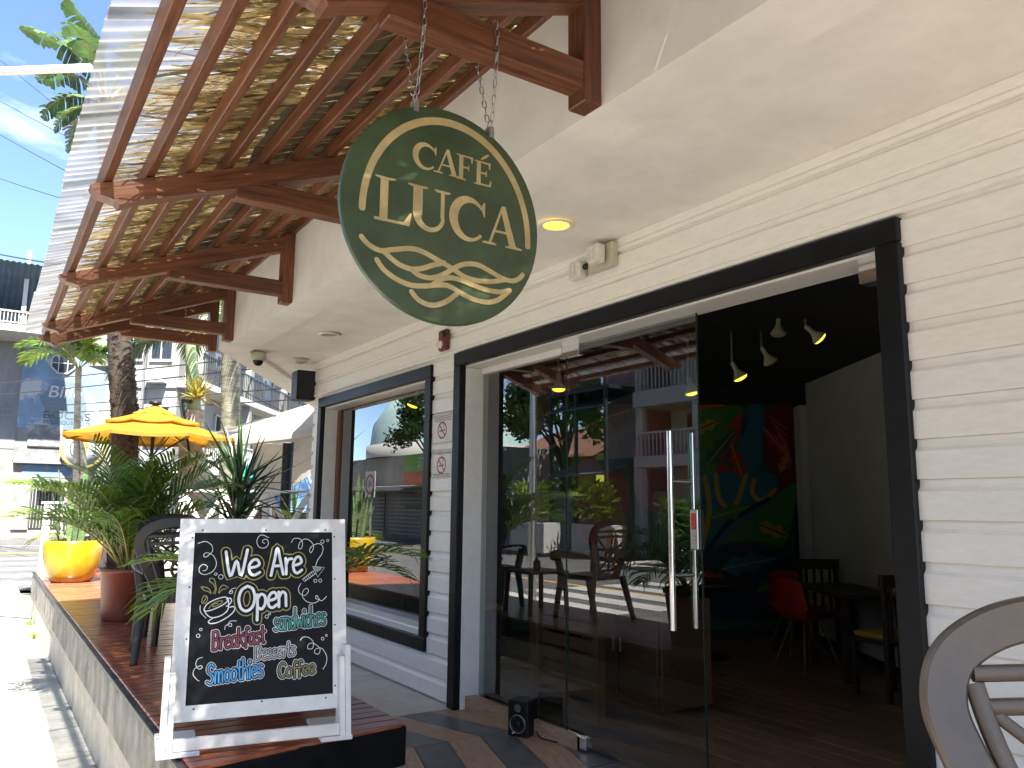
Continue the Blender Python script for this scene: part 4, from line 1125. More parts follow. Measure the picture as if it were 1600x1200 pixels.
ch2 = copy_tree(ch1); ch2['label'] = 'charcoal plastic armchair on the deck beside the maroon pot'; place(ch2, -7.75, 1.55, ZD, R(8))
ch3 = make_chair(brown_plastic, 'large brown plastic armchair cropped at the lower right corner', 'plastic armchairs')
pc = FH*1.03+RH*0.918
place(ch3, pc.x, pc.y, ZD, math.atan2(-FH.y, -FH.x)+R(-9))
ch3.scale = (.97, .97, .968)
t = thing('side_table', 'small dark plastic table between the two charcoal armchairs on the deck', 'table', (-7.02, 1.44, ZD))
b = MB(); b.bbox(-.25, .25, -.25, .25, .40, .43, .01); b.build('table_top', dark_wood, t)
for sx in (-1, 1):
    for sy in (-1, 1):
        b = MB(); b.sweep([(sx*.23, sy*.23, 0), (sx*.21, sy*.21, .41)], (1, 0, 0), .045, .045); b.build('leg', dark_wood, t)
t = thing('soap_bottle', 'dark pump bottle on the small deck table', 'bottle', (-6.95, 1.48, ZD+.431))
b = MB(); b.lathe([(0, 0), (.035, 0), (.038, .02), (.036, .09), (.012, .115), (.012, .13), (0, .13)], 14); b.build('body', black_plastic, t)
b = MB(); b.tube([(0, 0, .13), (0, 0, .165), (.03, 0, .165)], .006, 6); b.build('pump', black_plastic, t)
# ------------------------------------------------------------ plants
def frond_geo(rg, az, el, L_, droop, nl, ll, lw, vee=0.35, start=.22, twist=0.0):
    """returns (leaflets MB, rachis MB) from the origin"""
    h = Vector((math.cos(az), math.sin(az), 0)); side_ = Vector((-h.y, h.x, 0)); Zv = Vector((0, 0, 1))
    pts = []; p = Vector((0, 0, 0)); e = el; n = 12
    for k in range(n+1):
        pts.append(p.copy()); p = p+(h*math.cos(e)+Zv*math.sin(e))*(L_/n); e -= droop/n*(0.5+1.2*k/n)
    st = MB(); st.tube(pts, [0.010*(1-.85*k/n)*(L_/1.2)**.5+.0012 for k in range(n+1)], 5)
    lf = MB()
    for i in range(nl):
        t = start+(1-start)*(i+.5)/nl; f = t*n; k = min(int(f), n-1); q = pts[k].lerp(pts[k+1], f-k); tan = (pts[k+1]-pts[k]).normalized()
        upv = side_.cross(tan); upv = upv if upv.z > 0 else -upv
        for s_ in (-1, 1):
            l_ = ll*(math.sin(math.pi*min(.97, t*.82+.12))**.7)*rg.uniform(.85, 1.1)
            d = (tan*(.55+.5*t)+side_*s_*(1.0-.35*t)+upv*vee*rg.uniform(.6, 1.2)).normalized()
            w = lw*rg.uniform(.8, 1.15); nn = d.cross(upv).normalized() if abs(d.dot(upv)) < .99 else side_
            nn = tan*.85-d*(tan.dot(d))*.85; nn = nn.normalized() if nn.length > 1e-4 else side_
            g = rg.uniform(.18, .5)*l_
            m1 = q+d*l_*.38; m2 = q+d*l_*.72-Zv*g*.30; m3 = q+d*l_-Zv*g
            lf.add([q-nn*w*.3, q+nn*w*.3, m1+nn*w*.5, m1-nn*w*.5, m2+nn*w*.38, m2-nn*w*.38, m3], [(0, 1, 2, 3), (3, 2, 4, 5), (5, 4, 6)], False)
    return lf, st

def palm_plant(name, label, cat, loc, potf, nf, Lr, seed, ll=.34, lw=.022, elr=(.75, 1.35), dr=(.9, 1.7), h0=0.0, m_=leaf_palm, group=None, azr=(0, 6.283)):
    rg = random.Random(seed)
    t = thing(name, label, cat, loc, group=group)
    potf(t)
    for i in range(nf):
        az = azr[0]+(azr[1]-azr[0])*(i+rg.uniform(0, .8))/nf; L_ = rg.uniform(*Lr)
        lf, st = frond_geo(rg, az, rg.uniform(*elr), L_, rg.uniform(*dr), int(L_*19), ll*rg.uniform(.85, 1.15), lw)
        M = TR((rg.uniform(-.06, .06), rg.uniform(-.06, .06), h0))
        o = lf.build('frond', m_, t, M)
        st.build('stem', leaf_yel, o)
    return t
def pot_round(t):
    b = MB(); b.lathe([(0, .0), (.23, 0), (.255, .02), (.305, .10), (.35, .24), (.375, .42), (.375, .53), (.365, .56), (.338, .56), (.335, .50)], 40); b.build('pot', yellow_glaze, t)
    b = MB(); b.lathe([(.338, .50), (0, .51)], 20); b.build('soil', soil, t)
def pot_tall(t):
    b = MB(); b.lathe([(0, 0), (.185, 0), (.19, .01), (.197, .06), (.198, .065), (.225, .43), (.238, .432), (.240, .47), (.228, .472), (.22, .44)], 36); b.build('pot', maroon_pot, t)
    b = MB(); b.lathe([(.221, .43), (0, .44)], 20); b.build('soil', soil, t)
def pot_dark(t):
    b = MB(); b.lathe([(0, 0), (.16, 0), (.17, .01), (.215, .40), (.23, .40), (.23, .44), (.21, .44)], 30); b.build('pot', dark_plastic, t)
    b = MB(); b.lathe([(.212, .41), (0, .42)], 20); b.build('soil', soil, t)
palm_plant('potted_palm', 'bushy areca palm in a tall maroon plastic pot on the deck', 'palm', (-8.45, 1.22, ZD), pot_tall, 32, (.9, 1.5), 11, h0=.42, ll=.42, lw=.024, elr=(.95, 1.5), dr=(.8, 1.6))
palm_plant('potted_palm', 'areca palm in a dark pot hidden behind the chalkboard, one frond drooping out left', 'palm', (-4.75, 1.50, ZD), pot_dark, 12, (.7, 1.05), 12, h0=.40, elr=(.55, 1.2), dr=(1.2, 1.9))
# yellow pot: snake plant with some palm fronds
yp = palm_plant('potted_snake_plant', 'snake plant and palm fronds in a round glossy yellow pot', 'plant', (-12.75, 1.14, ZD), pot_round, 6, (.6, 1.0), 13, h0=.50, ll=.28, lw=.02, elr=(.4, 1.0), azr=(1.3, 5.0))
rg = random.Random(5)
for i in range(20):
    az = rg.uniform(0, 6.28); r_ = rg.uniform(.03, .2); H = rg.uniform(.55, 1.15); lean_ = rg.uniform(.02, .22); w = rg.uniform(.055, .085)
    b = MB(); vs = []
    px_, py_ = r_*math.cos(az), r_*math.sin(az); ta = az+rg.uniform(-.8, .8); c_ = Vector((-math.sin(ta), math.cos(ta), 0)); o_ = Vector((math.cos(ta), math.sin(ta), 0))
    for k in range(7):
        tt = k/6; c = Vector((px_+math.cos(az)*lean_*tt**1.3, py_+math.sin(az)*lean_*tt**1.3, .50+H*tt)); ww = w*(.65+.5*math.sin(tt*2.4))*(1 if k < 6 else .05)*.5
        vs += [c-c_*ww+o_*.008, c-o_*.008, c+c_*ww+o_*.008]
    b.add(vs, [(3*k+j, 3*k+j+1, 3*k+4+j, 3*k+3+j) for k in range(6) for j in range(2)], True); b.build('leaf', leaf_snake, yp)

def trunk(pts, rad, m_, t, name='trunk', rings=0, rr=.04, n=18, shag=None):
    P_ = fix(pts, 14); b = MB(); rads = []
    for k in range(len(P_)):
        f = k/(len(P_)-1)*(len(rad)-1); i = min(int(f), len(rad)-2); r_ = rad[i]+(rad[i+1]-rad[i])*(f-i)
        rads.append(r_)
    if rings:
        Q = []; RR = []
        tot = len(P_)-1
        for k in range(rings*2+1):
            f = k/(rings*2)*tot; i = min(int(f), tot-1); Q.append(P_[i].lerp(P_[i+1], f-i)); r_ = rads[i]+(rads[i+1]-rads[i])*(f-i)
            RR.append(r_*(1+rr*(.5 if k % 2 else -.5))*random.uniform(.985, 1.015))
        P_, rads = Q, RR
    b.tube(P_, rads, n)
    o = b.build(name, m_, t)
    if shag:
        rg = random.Random(99); c = MB()
        for _ in range(shag):
            f = rg.uniform(0, len(P_)-1.01); i = int(f); q = P_[i].lerp(P_[i+1], f-i); r_ = rads[i]; a = rg.uniform(0, 6.28)
            d = Vector((math.cos(a), math.sin(a), 0)); s_ = Vector((-d.y, d.x, 0)); h = rg.uniform(.04, .13); w = rg.uniform(.02, .06); ou = rg.uniform(.008, .035)
            c.add([q+d*(r_*.98)-s_*w, q+d*(r_*.98)+s_*w, q+d*(r_+ou)+s_*w*.7+Vector((0, 0, h)), q+d*(r_+ou)-s_*w*.7+Vector((0, 0, h*rg.uniform(.6, 1)))], [(0, 1, 2, 3)])
        struct(c.build('bark_scale', m_, t), 'stuff')
    return o
# tall broad-leaved palm (dark shaggy trunk), its crown above the awning
D1 = 13.2
g0 = at(196, 860, D1); p0 = Vector((g0.x, g0.y, ZG)); p1 = at(195, 700, D1); p2 = at(188, 540, D1); p3 = at(178, 330, D1+.2); p4 = at(166, 165, D1+.3)
t = thing('traveller_palm', 'tall palm with dark shaggy trunk rising behind the awning, torn broad leaves on top', 'palm', p0)
I = TR(-p0)
trunk([I @ p for p in (p0, p1, p2, p3, p4)], [.235, .205, .19, .18, .17], bark_dark, t, shag=900)
rg = random.Random(21)
def broad_leaf(t, base, az, el, petiole, L_, W_, m_, rg, droop=.8):
    h = Vector((math.cos(az), math.sin(az), 0)); sd = Vector((-h.y, h.x, 0)); Zv = Vector((0, 0, 1)); e = el
    P_ = [base.copy()]; p = base.copy(); N = 14
    for k in range(5): p = p+(h*math.cos(e)+Zv*math.sin(e))*petiole/5; P_.append(p.copy()); e -= .03
    mid = [p.copy()]
    for k in range(N): p = p+(h*math.cos(e)+Zv*math.sin(e))*L_/N; mid.append(p.copy()); e -= droop/N
    b = MB(); b.tube(P_+mid, [.03-.026*k/(5+N) for k in range(7+N)], 6); 
    lf = MB()
    for s_ in (-1, 1):
        for k in range(N):
            t0, t1 = k/N, (k+1)/N
            w0 = W_*math.sin(math.pi*min(1, .12+t0*.88))**.6*rg.uniform(.85, 1.05); w1 = W_*math.sin(math.pi*min(.98, .12+t1*.88))**.6*rg.uniform(.85, 1.05)
            tan = (mid[k+1]-mid[k]).normalized(); dr = rg.uniform(.15, .6)
            d0 = (sd*s_+tan*.35-Zv*dr).normalized()
            gap = rg.choice((0, 0, .25, .5))
            a = mid[k]; c = mid[k+1]
            lf.add([a, c, (c+d0*w1*.55+Zv*.04).lerp(a+d0*w0*.55, gap*.5), a+d0*w0*.55+Zv*.03], [(0, 1, 2, 3)], True)
            e0 = a+d0*w0*.55+Zv*.03; e1 = (c+d0*w1*.55+Zv*.04).lerp(a+d0*w0*.55, gap*.5); dd = (d0-Zv*dr*.8).normalized()
            lf.add([e0, e1, e1+dd*w1*.5, e0+dd*w0*.5], [(0, 1, 2, 3)], True)
    o = lf.build('leaf', m_, t); b.build('midrib', leaf_yel, o)
cr = I @ p4
away = math.atan2(-RH.y, -RH.x)      # screen-left
for i, (da, el, pt, L_, W_, dr) in enumerate(((-.25, 1.30, 1.2, 1.7, .36, .9), (.5, 1.15, 1.0, 1.6, .36, 1.2), (.0, .95, .8, 1.3, .36, 1.5), (0.1, .45, .55, 1.2, .34, 1.8), (-.5, .25, .5, 1.1, .30, 1.5), (.3, -.1, .45, 1.0, .28, 1.3), (-.2, -.5, .5, .95, .26, .8), (.1, -.75, .6, .9, .26, .4), (2.6, 1.1, 1, 1.5, .32, 1), (3.4, .8, 1, 1.5, .32, 1.2), (1.6, .9, 1, 1.4, .3, 1.2), (-1.6, 1.0, 1, 1.4, .3, 1.2), (.9, 1.45, 1.1, 1.6, .32, .9))):
    broad_leaf(t, cr, away+da, el, pt*.55, L_*.8, W_, leaf_grey if i in (4, 6) else leaf_banana, rg, dr)
# royal-type palm, pale swollen trunk with green crownshaft
D2 = 14.2
def base_at(px, d): g = at(px, 800, d); return Vector((g.x, g.y, ZG))
p0 = base_at(303, D2); I = TR(-p0)
t = thing('bottle_palm', 'palm with pale grey trunk, green crownshaft and a drooping frond, behind the railing', 'palm', p0)
trunk([I @ p for p in (p0, at(301, 790, D2), at(301, 700, D2), at(303, 640, D2))], [.29, .25, .235, .17], bark_pale, t, rings=46, rr=.025)
trunk([I @ p for p in (at(303, 648, D2), at(301, 590, D2), at(297, 530, D2))], [.13, .115, .08], crownshaft_m, t, 'crownshaft', rings=8, rr=.02)
top = I @ at(297, 532, D2)
rg = random.Random(31)
for (az, el, L_, dr) in ((away-.15, .30, 1.75, 2.1), (away+.4, .10, 1.5, 1.5), (away+.25, .9, 2.3, 2.0), (away+3.1, .7, 2.1, 2.2), (away+2.4, .9, 2.2, 1.8), (away-1.2, .8, 2.2, 2.0), (away+1.5, .8, 2.2, 2.1), (away-2.2, 1.0, 2.2, 1.9)):
    lf, st = frond_geo(rg, az, el, L_, dr, 44, .62, .030, vee=.05)
    o = lf.build('frond', leaf_palm if rg.random() < .6 else leaf_dark, t, TR(top)); st.build('stem', leaf_yel, o)
# strap bracket light on that trunk
s0 = at(285, 625, D2-.35)
tb = thing('trunk_bracket', 'black metal bracket arm strapped to the pale palm trunk', 'bracket', s0)
b = MB(); b.tube([(0, 0, 0), at(297, 718, D2-.32)-s0], .022, 6); b.tube([(0, 0, 0), at(300, 628, D2-.1)-s0], .03, 6); b.build('arm', black_plastic, tb)
cb = I @ Vector((0, 0, 0)); b = MB(); b.lathe([(.262, -.02), (.268, 0), (.262, .02)], 20); b.build('strap', black_plastic, tb, TR(Vector((p0.x, p0.y, at(300, 720, D2).z))-s0))
# yellow bromeliads growing on the trunk top
rg = random.Random(8)
for (px, py, sc_, lab) in ((308, 622, .62, 'yellow air plant growing at the top of the pale palm trunk'),):
    c0 = at(px, py, D2-.15)
    tb = thing('bromeliad', lab, 'plant', c0)
    for i in range(80):
        az = rg.uniform(0, 6.28); el = rg.uniform(-.2, 1.3); L_ = rg.uniform(.5, 1)*sc_
        lf = MB(); d = Vector((math.cos(az)*math.cos(el), math.sin(az)*math.cos(el), math.sin(el))); s_ = d.cross(Vector((0, 0, 1))).normalized()*.022
        m1 = d*L_*.6; m2 = d*L_-Vector((0, 0, .12*L_))
        lf.add([-s_, s_, m1+s_*.8, m1-s_*.8, m2], [(0, 1, 2, 3), (3, 2, 4)]); lf.build('leaf', bromeliad, tb)
# ringed trunk further back
D3 = 17.0
p0 = base_at(360, D3); I = TR(-p0)
t = thing('ringed_palm', 'palm trunk with close grey-brown rings next to the white overhang', 'palm', p0)
trunk([I @ p for p in (p0, at(357, 780, D3), at(360, 660, D3), at(361, 570, D3), at(362, 470, D3))], [.26, .22, .195, .20, .17], bark_ring, t, rings=60, rr=.05)
rg = random.Random(77); top = I @ at(362, 470, D3)
for i in range(9):
    lf, st = frond_geo(rg, i*.7, rg.uniform(.5, 1.2), 2.4, rg.uniform(1.4, 2.2), 40, .6, .03, vee=.1)
    o = lf.build('frond', leaf_palm, t, TR(top)); st.build('stem', leaf_yel, o)
# slim palm in front of the blue building
D4 = 15.5
p0 = base_at(119, D4); I = TR(-p0)
t = thing('slim_palm', 'slim young palm with bright feathery crown before the blue building', 'palm', p0)
trunk([I @ p for p in (p0, at(119, 760, D4), at(120, 690, D4), at(122, 600, D4), at(123, 575, D4))], [.075, .07, .06, .055, .06], bark_pale, t, rings=26, rr=.05)
trunk([I @ (p+RH*.09) for p in (p0, at(122, 770, D4), at(123, 715, D4), at(120, 690, D4))], [.07, .065, .05, .03], bark_pale, t, 'second_trunk', rings=20, rr=.05)
rg = random.Random(41); top = I @ at(123, 578, D4)
for (da, el, L_, dr, m_) in ((-.2, .75, 1.35, 1.6, leaf_lime), (.25, .95, 1.2, 1.5, leaf_palm), (2.9, .7, 1.0, 1.7, leaf_palm), (3.4, .95, 1.05, 1.5, leaf_palm), (1.3, .9, 1.1, 1.5, leaf_palm), (-1.4, .9, 1.1, 1.5, leaf_lime), (.8, 1.2, 1.1, 1.2, leaf_palm), (2.2, 1.1, 1.0, 1.3, leaf_lime), (-2.3, 1.0, 1.0, 1.4, leaf_palm)):
    lf, st = frond_geo(rg, away+da, el, L_, dr, 22, .50, .055, vee=.3)
    o = lf.build('frond', m_, t, TR(top)); st.build('stem', leaf_yel, o)
# spiky yucca at the railing
def yucca(name, label, base, n, L_, w, m_, seed, stem=.35):
    rg = random.Random(seed); t = thing(name, label, 'plant', base)
    b = MB(); b.tube([(0, 0, 0), (.01, 0, stem*.5), (0, .01, stem)], [.05, .045, .05], 10); b.build('trunk', bark_ring, t)
    for i in range(n):
        az = rg.uniform(0, 6.28); el = rg.uniform(-.35, 1.45); l_ = L_*rg.uniform(.75, 1.1); z = stem*rg.uniform(.55, 1.05)
        d = Vector((math.cos(az)*math.cos(el), math.sin(az)*math.cos(el), math.sin(el))); s_ = d.cross(Vector((0, 0, 1)))
        s_ = s_.normalized()*w/2 if s_.length > 1e-3 else Vector((w/2, 0, 0)); q = Vector((0, 0, z)); nn = s_.cross(d).normalized()*w*.22
        lf = MB(); m1 = q+d*l_*.45; m2 = q+d*l_-Vector((0, 0, .05*l_))
        lf.add([q-s_*.6, q-nn*.5, q+s_*.6, m1-s_, m1-nn, m1+s_, m2], [(0, 1, 4, 3), (1, 2, 5, 4), (3, 4, 6), (4, 5, 6)], False); lf.build('leaf', m_, t)
    return t
yb_ = at(370, 812, 10.2)
yucca('yucca', 'dark spiky yucca in front of the white railing', (yb_.x, yb_.y, ZG+.6), 120, 1.15, .062, leaf_dark, 61, stem=1.52)
yb2 = at(460, 800, 12.6)
yucca('dracaena', 'light green spiky dracaena beside the black canopy post', (yb2.x, yb2.y, .55), 46, .62, .045, leaf_lime, 62, stem=.75)
# planter beds carrying the plants beyond the deck
bx = MB(); c1 = at(370, 812, 10.2)
bx.bbox(c1.x-.5, c1.x+.4, c1.y-.35, c1.y+.6, ZG-.02, ZG+.61, .02)
o = bx.build('planter_box', dark_wood); tag(o, 'dark timber planter box under the spiky yucca', 'planter')
c1 = at(460, 800, 12.6)
bx = MB(); bx.bbox(c1.x-.35, c1.x+.35, c1.y-.35, c1.y+.35, ZG-.02, .56, .02)
o = bx.build('planter_box', dark_wood); tag(o, 'dark timber planter box under the light green dracaena', 'planter')

# ------------------------------------------------------------ white railing at the deck end
def railing(pa, pb, label, posts=2, h=.92):
    pa = Vector(pa); pb = Vector(pb); d = (pb-pa); Lr = d.length; d.normalize(); n_ = Vector((-d.y, d.x, 0))
    t = thing('white_railing', label, 'railing', pa); M = frame((0, 0, 0), d, n_, (0, 0, 1))
    for i in range(posts):
        x = Lr*i/(posts-1); b = MB(); b.bbox(x-.05, x+.05, -.05, .05, 0, h-.001, .006); b.build('post', board_white, t, M)
    b = MB(); b.bbox(-.09, Lr+.09, -.065, .065, h, h+.035, .006); b.build('top_rail', board_white, t, M)
    for i in range(posts-1):
        x0, x1 = Lr*i/(posts-1)+.052, Lr*(i+1)/(posts-1)-.052
        b = MB(); b.sweep([(x0, .012, .06), (x1, .012, h-.04)], (0, 1, 0), .03, .07); b.build('brace', board_white, t, M)
        b = MB(); b.sweep([(x0, -.03, h-.04), (x1, -.03, .06)], (0, 1, 0), .03, .07); b.build('brace', board_white, t, M)
        b = MB(); b.bbox(x0, x1, -.02, .02, .02, .07, .004); b.build('bottom_rail', board_white, t, M)
railing((-14.75, 0.90, ZD), (-14.75, 1.78, ZD), 'white cross-braced railing at the far end of the deck behind the yellow pot', 2, 1.05)
ra = at(285, 800, 11.6); rb_ = at(486, 800, 11.2)
ex = MB(); mid_ = (ra+rb_)/2
railing((ra.x, ra.y, .62), (rb_.x, rb_.y, .62), 'white cross-braced railing behind the chalkboard below the spiky yucca', 4, 1.0)
d_ = Vector((rb_.x-ra.x, rb_.y-ra.y, 0)); Lr = d_.length; d_.normalize()
b = MB(); b.bbox(-.3, Lr+.3, -.3, 2.2, ZG-.02, .62, .02)
struct(b.build('terrace', stone2, None, frame(Vector((ra.x, ra.y, 0)), d_, Vector((-d_.y, d_.x, 0)) if (-d_.y*FH.x+d_.x*FH.y) > 0 else Vector((d_.y, -d_.x, 0)), (0, 0, 1))))
# ------------------------------------------------------------ yellow umbrella
DU = 13.0
ut = at(243, 632, DU); ub = Vector((ut.x, ut.y, ZG))
t = thing('patio_umbrella', 'yellow two-tier patio umbrella open behind the palm trunks', 'umbrella', ub)
rimz = at(243, 684, DU).z-ZG; topz = ut.z-ZG; Rr = 1.33
def canopy(nm, r0, r1, z0, z1, sag=.06, lip=.05):
    b = MB(); n = 8; S_ = 5; vs = []; fs = []
    rows_ = 7
    for j in range(rows_):
        tt = j/(rows_-1); r_ = r0+(r1-r0)*tt
        for k in range(n*S_):
            a = 2*math.pi*k/(n*S_)+.2; loc_ = (k % S_)/S_; cs = math.cos(math.pi/n)/math.cos((loc_-.5)*2*math.pi/n)
            vs.append((r_*cs*math.cos(a), r_*cs*math.sin(a), z0+(z1-z0)*tt-sag*math.sin(math.pi*tt)-.03*tt*math.sin(math.pi*loc_)))
    m = n*S_
    for j in range(rows_-1):
        for k in range(m): fs.append((j*m+k, j*m+(k+1) % m, (j+1)*m+(k+1) % m, (j+1)*m+k))
    b.add(vs, fs)
    o_ = len(b.v)-m; low_ = [(x*1.004, y*1.004, z-lip) for x, y, z in b.v[-m:]]; b.add(b.v[-m:]+low_, [(k, (k+1) % m, m+(k+1) % m, m+k) for k in range(m)])
    return b.build(nm, umb_m, t)
canopy('canopy', .42, Rr, topz-.24, rimz, .03)
canopy('vent_tier', .20, .74, topz-.13, topz-.30, .015, .02)
canopy('top_tier', .02, .34, topz, topz-.16, .01, .02)
b = MB(); b.tube([(0, 0, 0), (0, 0, topz)], .028, 10); b.build('pole', black_plastic, t)
b = MB(); b.lathe([(0, topz+.05), (.09, topz+.045), (.10, topz+.0), (.05, topz-.01)], 12); b.build('cap', black_plastic, t)
b = MB(); b.lathe([(0, 0), (.30, 0), (.30, .06), (.06, .10), (.06, .3), (0, .3)], 20); b.build('base', black_plastic, t)
for k in range(8):
    a = 2*math.pi*k/8+.2; b = MB(); b.tube([(0, 0, topz-.26), (Rr*.98*math.cos(a), Rr*.98*math.sin(a), rimz-.015)], .012, 5); b.build('rib', black_plastic, t)
    b = MB(); b.tube([(0.02*math.cos(a), .02*math.sin(a), rimz-.32), (Rr*.5*math.cos(a), Rr*.5*math.sin(a), rimz+.10)], .010, 5); b.build('strut', black_plastic, t)
b = MB(); b.bbox(-.05, .05, -.05, .05, 1.15, 1.32, .01); b.tube([(0, -.05, 1.2), (0, -.16, 1.16)], .02, 6); b.build('crank', black_plastic, t)
# ------------------------------------------------------------ white canopy on a black post
pp = at(445, 800, 13.4); pb = Vector((pp.x, pp.y, ZG))
t = thing('shade_canopy', 'cream fabric canopy on a black post left of the cafe window', 'canopy', pb)
b = MB(); b.tube([(0, 0, 0), (0, 0, at(442, 690, 13.4).z-ZG)], .092, 16); b.build('post', black_plastic, t)
I = TR(-pb)
def quadstrip(rows_, m_, nm, thick=None):
    b = MB(); n = len(rows_[0]); vs = [I @ p for r_ in rows_ for p in r_]
    b.add(vs, [(j*n+k, j*n+k+1, (j+1)*n+k+1, (j+1)*n+k) for j in range(len(rows_)-1) for k in range(n-1)], True); return b.build(nm, m_, t)
us = [325+(560-325)*k/14 for k in range(15)]
quadstrip([[at(u, 679-(u-325)*.30, 15.4-(u-325)*.008) for u in us], [at(u, 692-(u-325)*.12, 13.2-(u-325)*.006) for u in us], [at(u, 701-(u-325)*.12, 13.2-(u-325)*.006) for u in us]], tent_m, 'roof_fabric')
uc = [395+(560-395)*k/12 for k in range(13)]
quadstrip([[at(u, 690-(u-395)*.10, 13.6) for u in uc], [at(u, 730-(u-395)*.05+8*math.sin((u-395)/50), 14.4) for u in uc], [at(u, 792-(u-395)*.62+6*math.sin((u-395)/40), 14.8) for u in uc]], tent_m, 'back_curtain')
b = MB(); b.tube([I @ at(325, 697, 13.25), I @ at(560, 672, 12.0)], .05, 8); b.build('front_beam', tent_m, t)
b = MB(); torus(b, None, None, .26, .012, 0, TR(I @ at(430, 693, 13.3)) @ RX(.1)); b.build('light_ring', steel_b, t)
# ------------------------------------------------------------ white pipe at the upper left, overhead cables
pA = Vector((-9.2, -3.2, ZG))
q1 = at(141, 106, 9.0); q0 = at(-420, 128, 10.5)
t = thing('lamp_post', 'white street lamp arm reaching in from the upper left edge', 'lamp post', (q0.x, q0.y, ZG))
b = MB(); b.tube([(0, 0, 0), (0, 0, q0.z-ZG+.1)], [.09, .06], 12); b.build('pole', steel_b, t)
b = MB(); b.tube([Vector((0, 0, q0.z-ZG)), q1-Vector((q0.x, q0.y, ZG))], .046, 12); b.build('arm', white_gloss, t)
wires = [((-40, 45, 30), (200, 245, 22), .02, 'thin overhead cable crossing the blue sky topmost'), ((-40, 120, 30), (160, 235, 24), .02, 'thin overhead cable with a bird crossing the sky'), ((-40, 172, 30), (180, 300, 22), .025, 'overhead cable below the bird in the sky'),
         ((-40, 250, 30), (150, 318, 22), .025, 'overhead cable just above the cloud'), ((-40, 374, 30), (130, 410, 20), .05, 'thick black overhead cable above the balcony'),
         ((-40, 588, 34), (300, 560, 20), .035, 'upper black cable before the blue building'), ((-40, 606, 34), (300, 578, 20), .035, 'second black cable before the blue building'), ((-40, 628, 34), (420, 600, 20), .03, 'third black cable before the blue building'), ((-40, 637, 34), (420, 618, 20), .03, 'lowest black cable before the blue building'),
         ((380, 595, 30), (560, 690, 20), .03, 'cable crossing the small sky gap under the overhang')]
for (a, c, r_, lab) in wires:
    A = at(*a); C_ = at(*c); A = A+(A-C_)*1.5; C_ = C_+(C_-A)*.15
    b = MB(); pts = [A.lerp(C_, k/16)-Vector((0, 0, .9*math.sin(math.pi*k/16)*.4)) for k in range(17)]
    b.tube(pts, r_*.5, 5); tag(b.build('overhead_cable', black_plastic), lab, 'cable', 'overhead cables')
# ------------------------------------------------------------ interior
def fr(d, lat, z): 
    v = FH*d+RH*lat; return Vector((v.x, v.y, z))
b = MB(); b.box(-8.5, 4.0, 3.33, 16, -0.06, -0.008)
ifl = struct(b.build('interior_floor', grout))
rg = random.Random(17); me_c = {}
y = 3.335
while y < 9.4:
    x = -8.4+rg.uniform(0, 1.0)
    while x < 0.2:
        Lp = 1.22; x1 = min(x+Lp, .25)
        if x1-x > .1:
            key = round(x1-x, 2)
            if key not in me_c:
                bb = MB(); bb.bbox(-(key)/2+.0015, key/2-.0015, -.0785, .0785, -.008, 0, .0015); me_c[key] = bb.mesh('floor_plank', int_floor_m)
            link('floor_plank', me_c[key], ifl, TR((x+key/2, y+.08, 0)))
        x = x1
    y += .16
b = MB(); b.box(-8.5, 4.0, 3.16, 16, 2.92, 3.0); struct(b.build('interior_ceiling', int_black))
b = MB(); b.box(-8.62, -8.5, 3.16, 16, -.05, 3.0); b.box(-8.5, 4, 15.9, 16, -.05, 3.0); b.box(3.9, 4, 3.2, 15.9, -.05, 3.0)
struct(b.build('interior_wall', int_black))
gm = frame(fr(0, 3.43, 0), FH, RH, (0, 0, 1))
b = MB(); b.box(.55, 9.25, 0, .12, 0, 2.915); struct(b.build('interior_partition', int_grey, None, gm))
b = MB(); b.box(.55, 9.25, -.012, -.001, 0.0, .09); struct(b.build('skirting', int_black, None, gm))
b = MB(); b.bbox(9.20, 9.40, -.10, -.002, 0, 2.66, .01); struct(b.build('corner_pillar', int_grey, None, gm))
mm = frame(fr(9.42, 0, 0), RH, -FH, (0, 0, 1))     # local y towards the room
b = MB(); b.box(-1.1, 3.55, -.15, 0, 0, 2.915); mw = struct(b.build('mural_wall', int_black, None, mm))
def wp(px, py):
    d = CF+CR*((px-800)/FPX)-CU*((py-600)/FPX); k = 9.42/(d.dot(FH)); v = CAM+d*k
    return (v.dot(RH), v.z)
mural = thing('wall_mural', 'colourful painted wall mural of leaves and ribbons on the back wall', 'mural', fr(9.42, 0, 0), math.atan2(RH.y, RH.x))
MMi = mural.matrix_basis
def mshape(px, m_, z, nm='painted_shape', smooth=True, stroke=None):
    pts = [wp(*p) for p in px]
    b = MB()
    if stroke: ribbon(b, cr2(pts, 6), stroke, lambda u, v, w: Vector((u, -.004-z*.002-w, v)))
    else:
        if smooth: pts = cr2(pts+[pts[0]], 5)[:-1]
        b.add([Vector((u, -.004-z*.002, v)) for u, v in pts], [list(range(len(pts)))])
    b.build(nm, m_, mural)
def mc(n, c): return flat('mural_'+n, tuple(x*.75 for x in c), .6)
MG, MR, MDR, MO, MT, MY, MDG, MBk, MB_ = mc('green', (.05, .24, .03)), mc('red', (.50, .03, .02)), mc('maroon', (.20, .01, .012)), mc('orange', (.60, .17, .02)), mc('teal', (.03, .17, .24)), mc('yellow', (.55, .38, .03)), mc('dark_green', (.02, .10, .03)), mc('black', (.01, .012, .012)), mc('blue', (.012, .025, .07))
mshape([(800, 632), (1240, 632), (1243, 985), (800, 985)], MDG, 0, smooth=False)
mshape([(1085, 634), (1135, 634), (1110, 665), (1090, 700), (1085, 690)], MO, 1)
mshape([(1000, 634), (1075, 634), (1085, 680), (1040, 705), (995, 680)], MO, 1)
mshape([(1095, 640), (1160, 636), (1150, 680), (1120, 720), (1092, 735)], MG, 2)
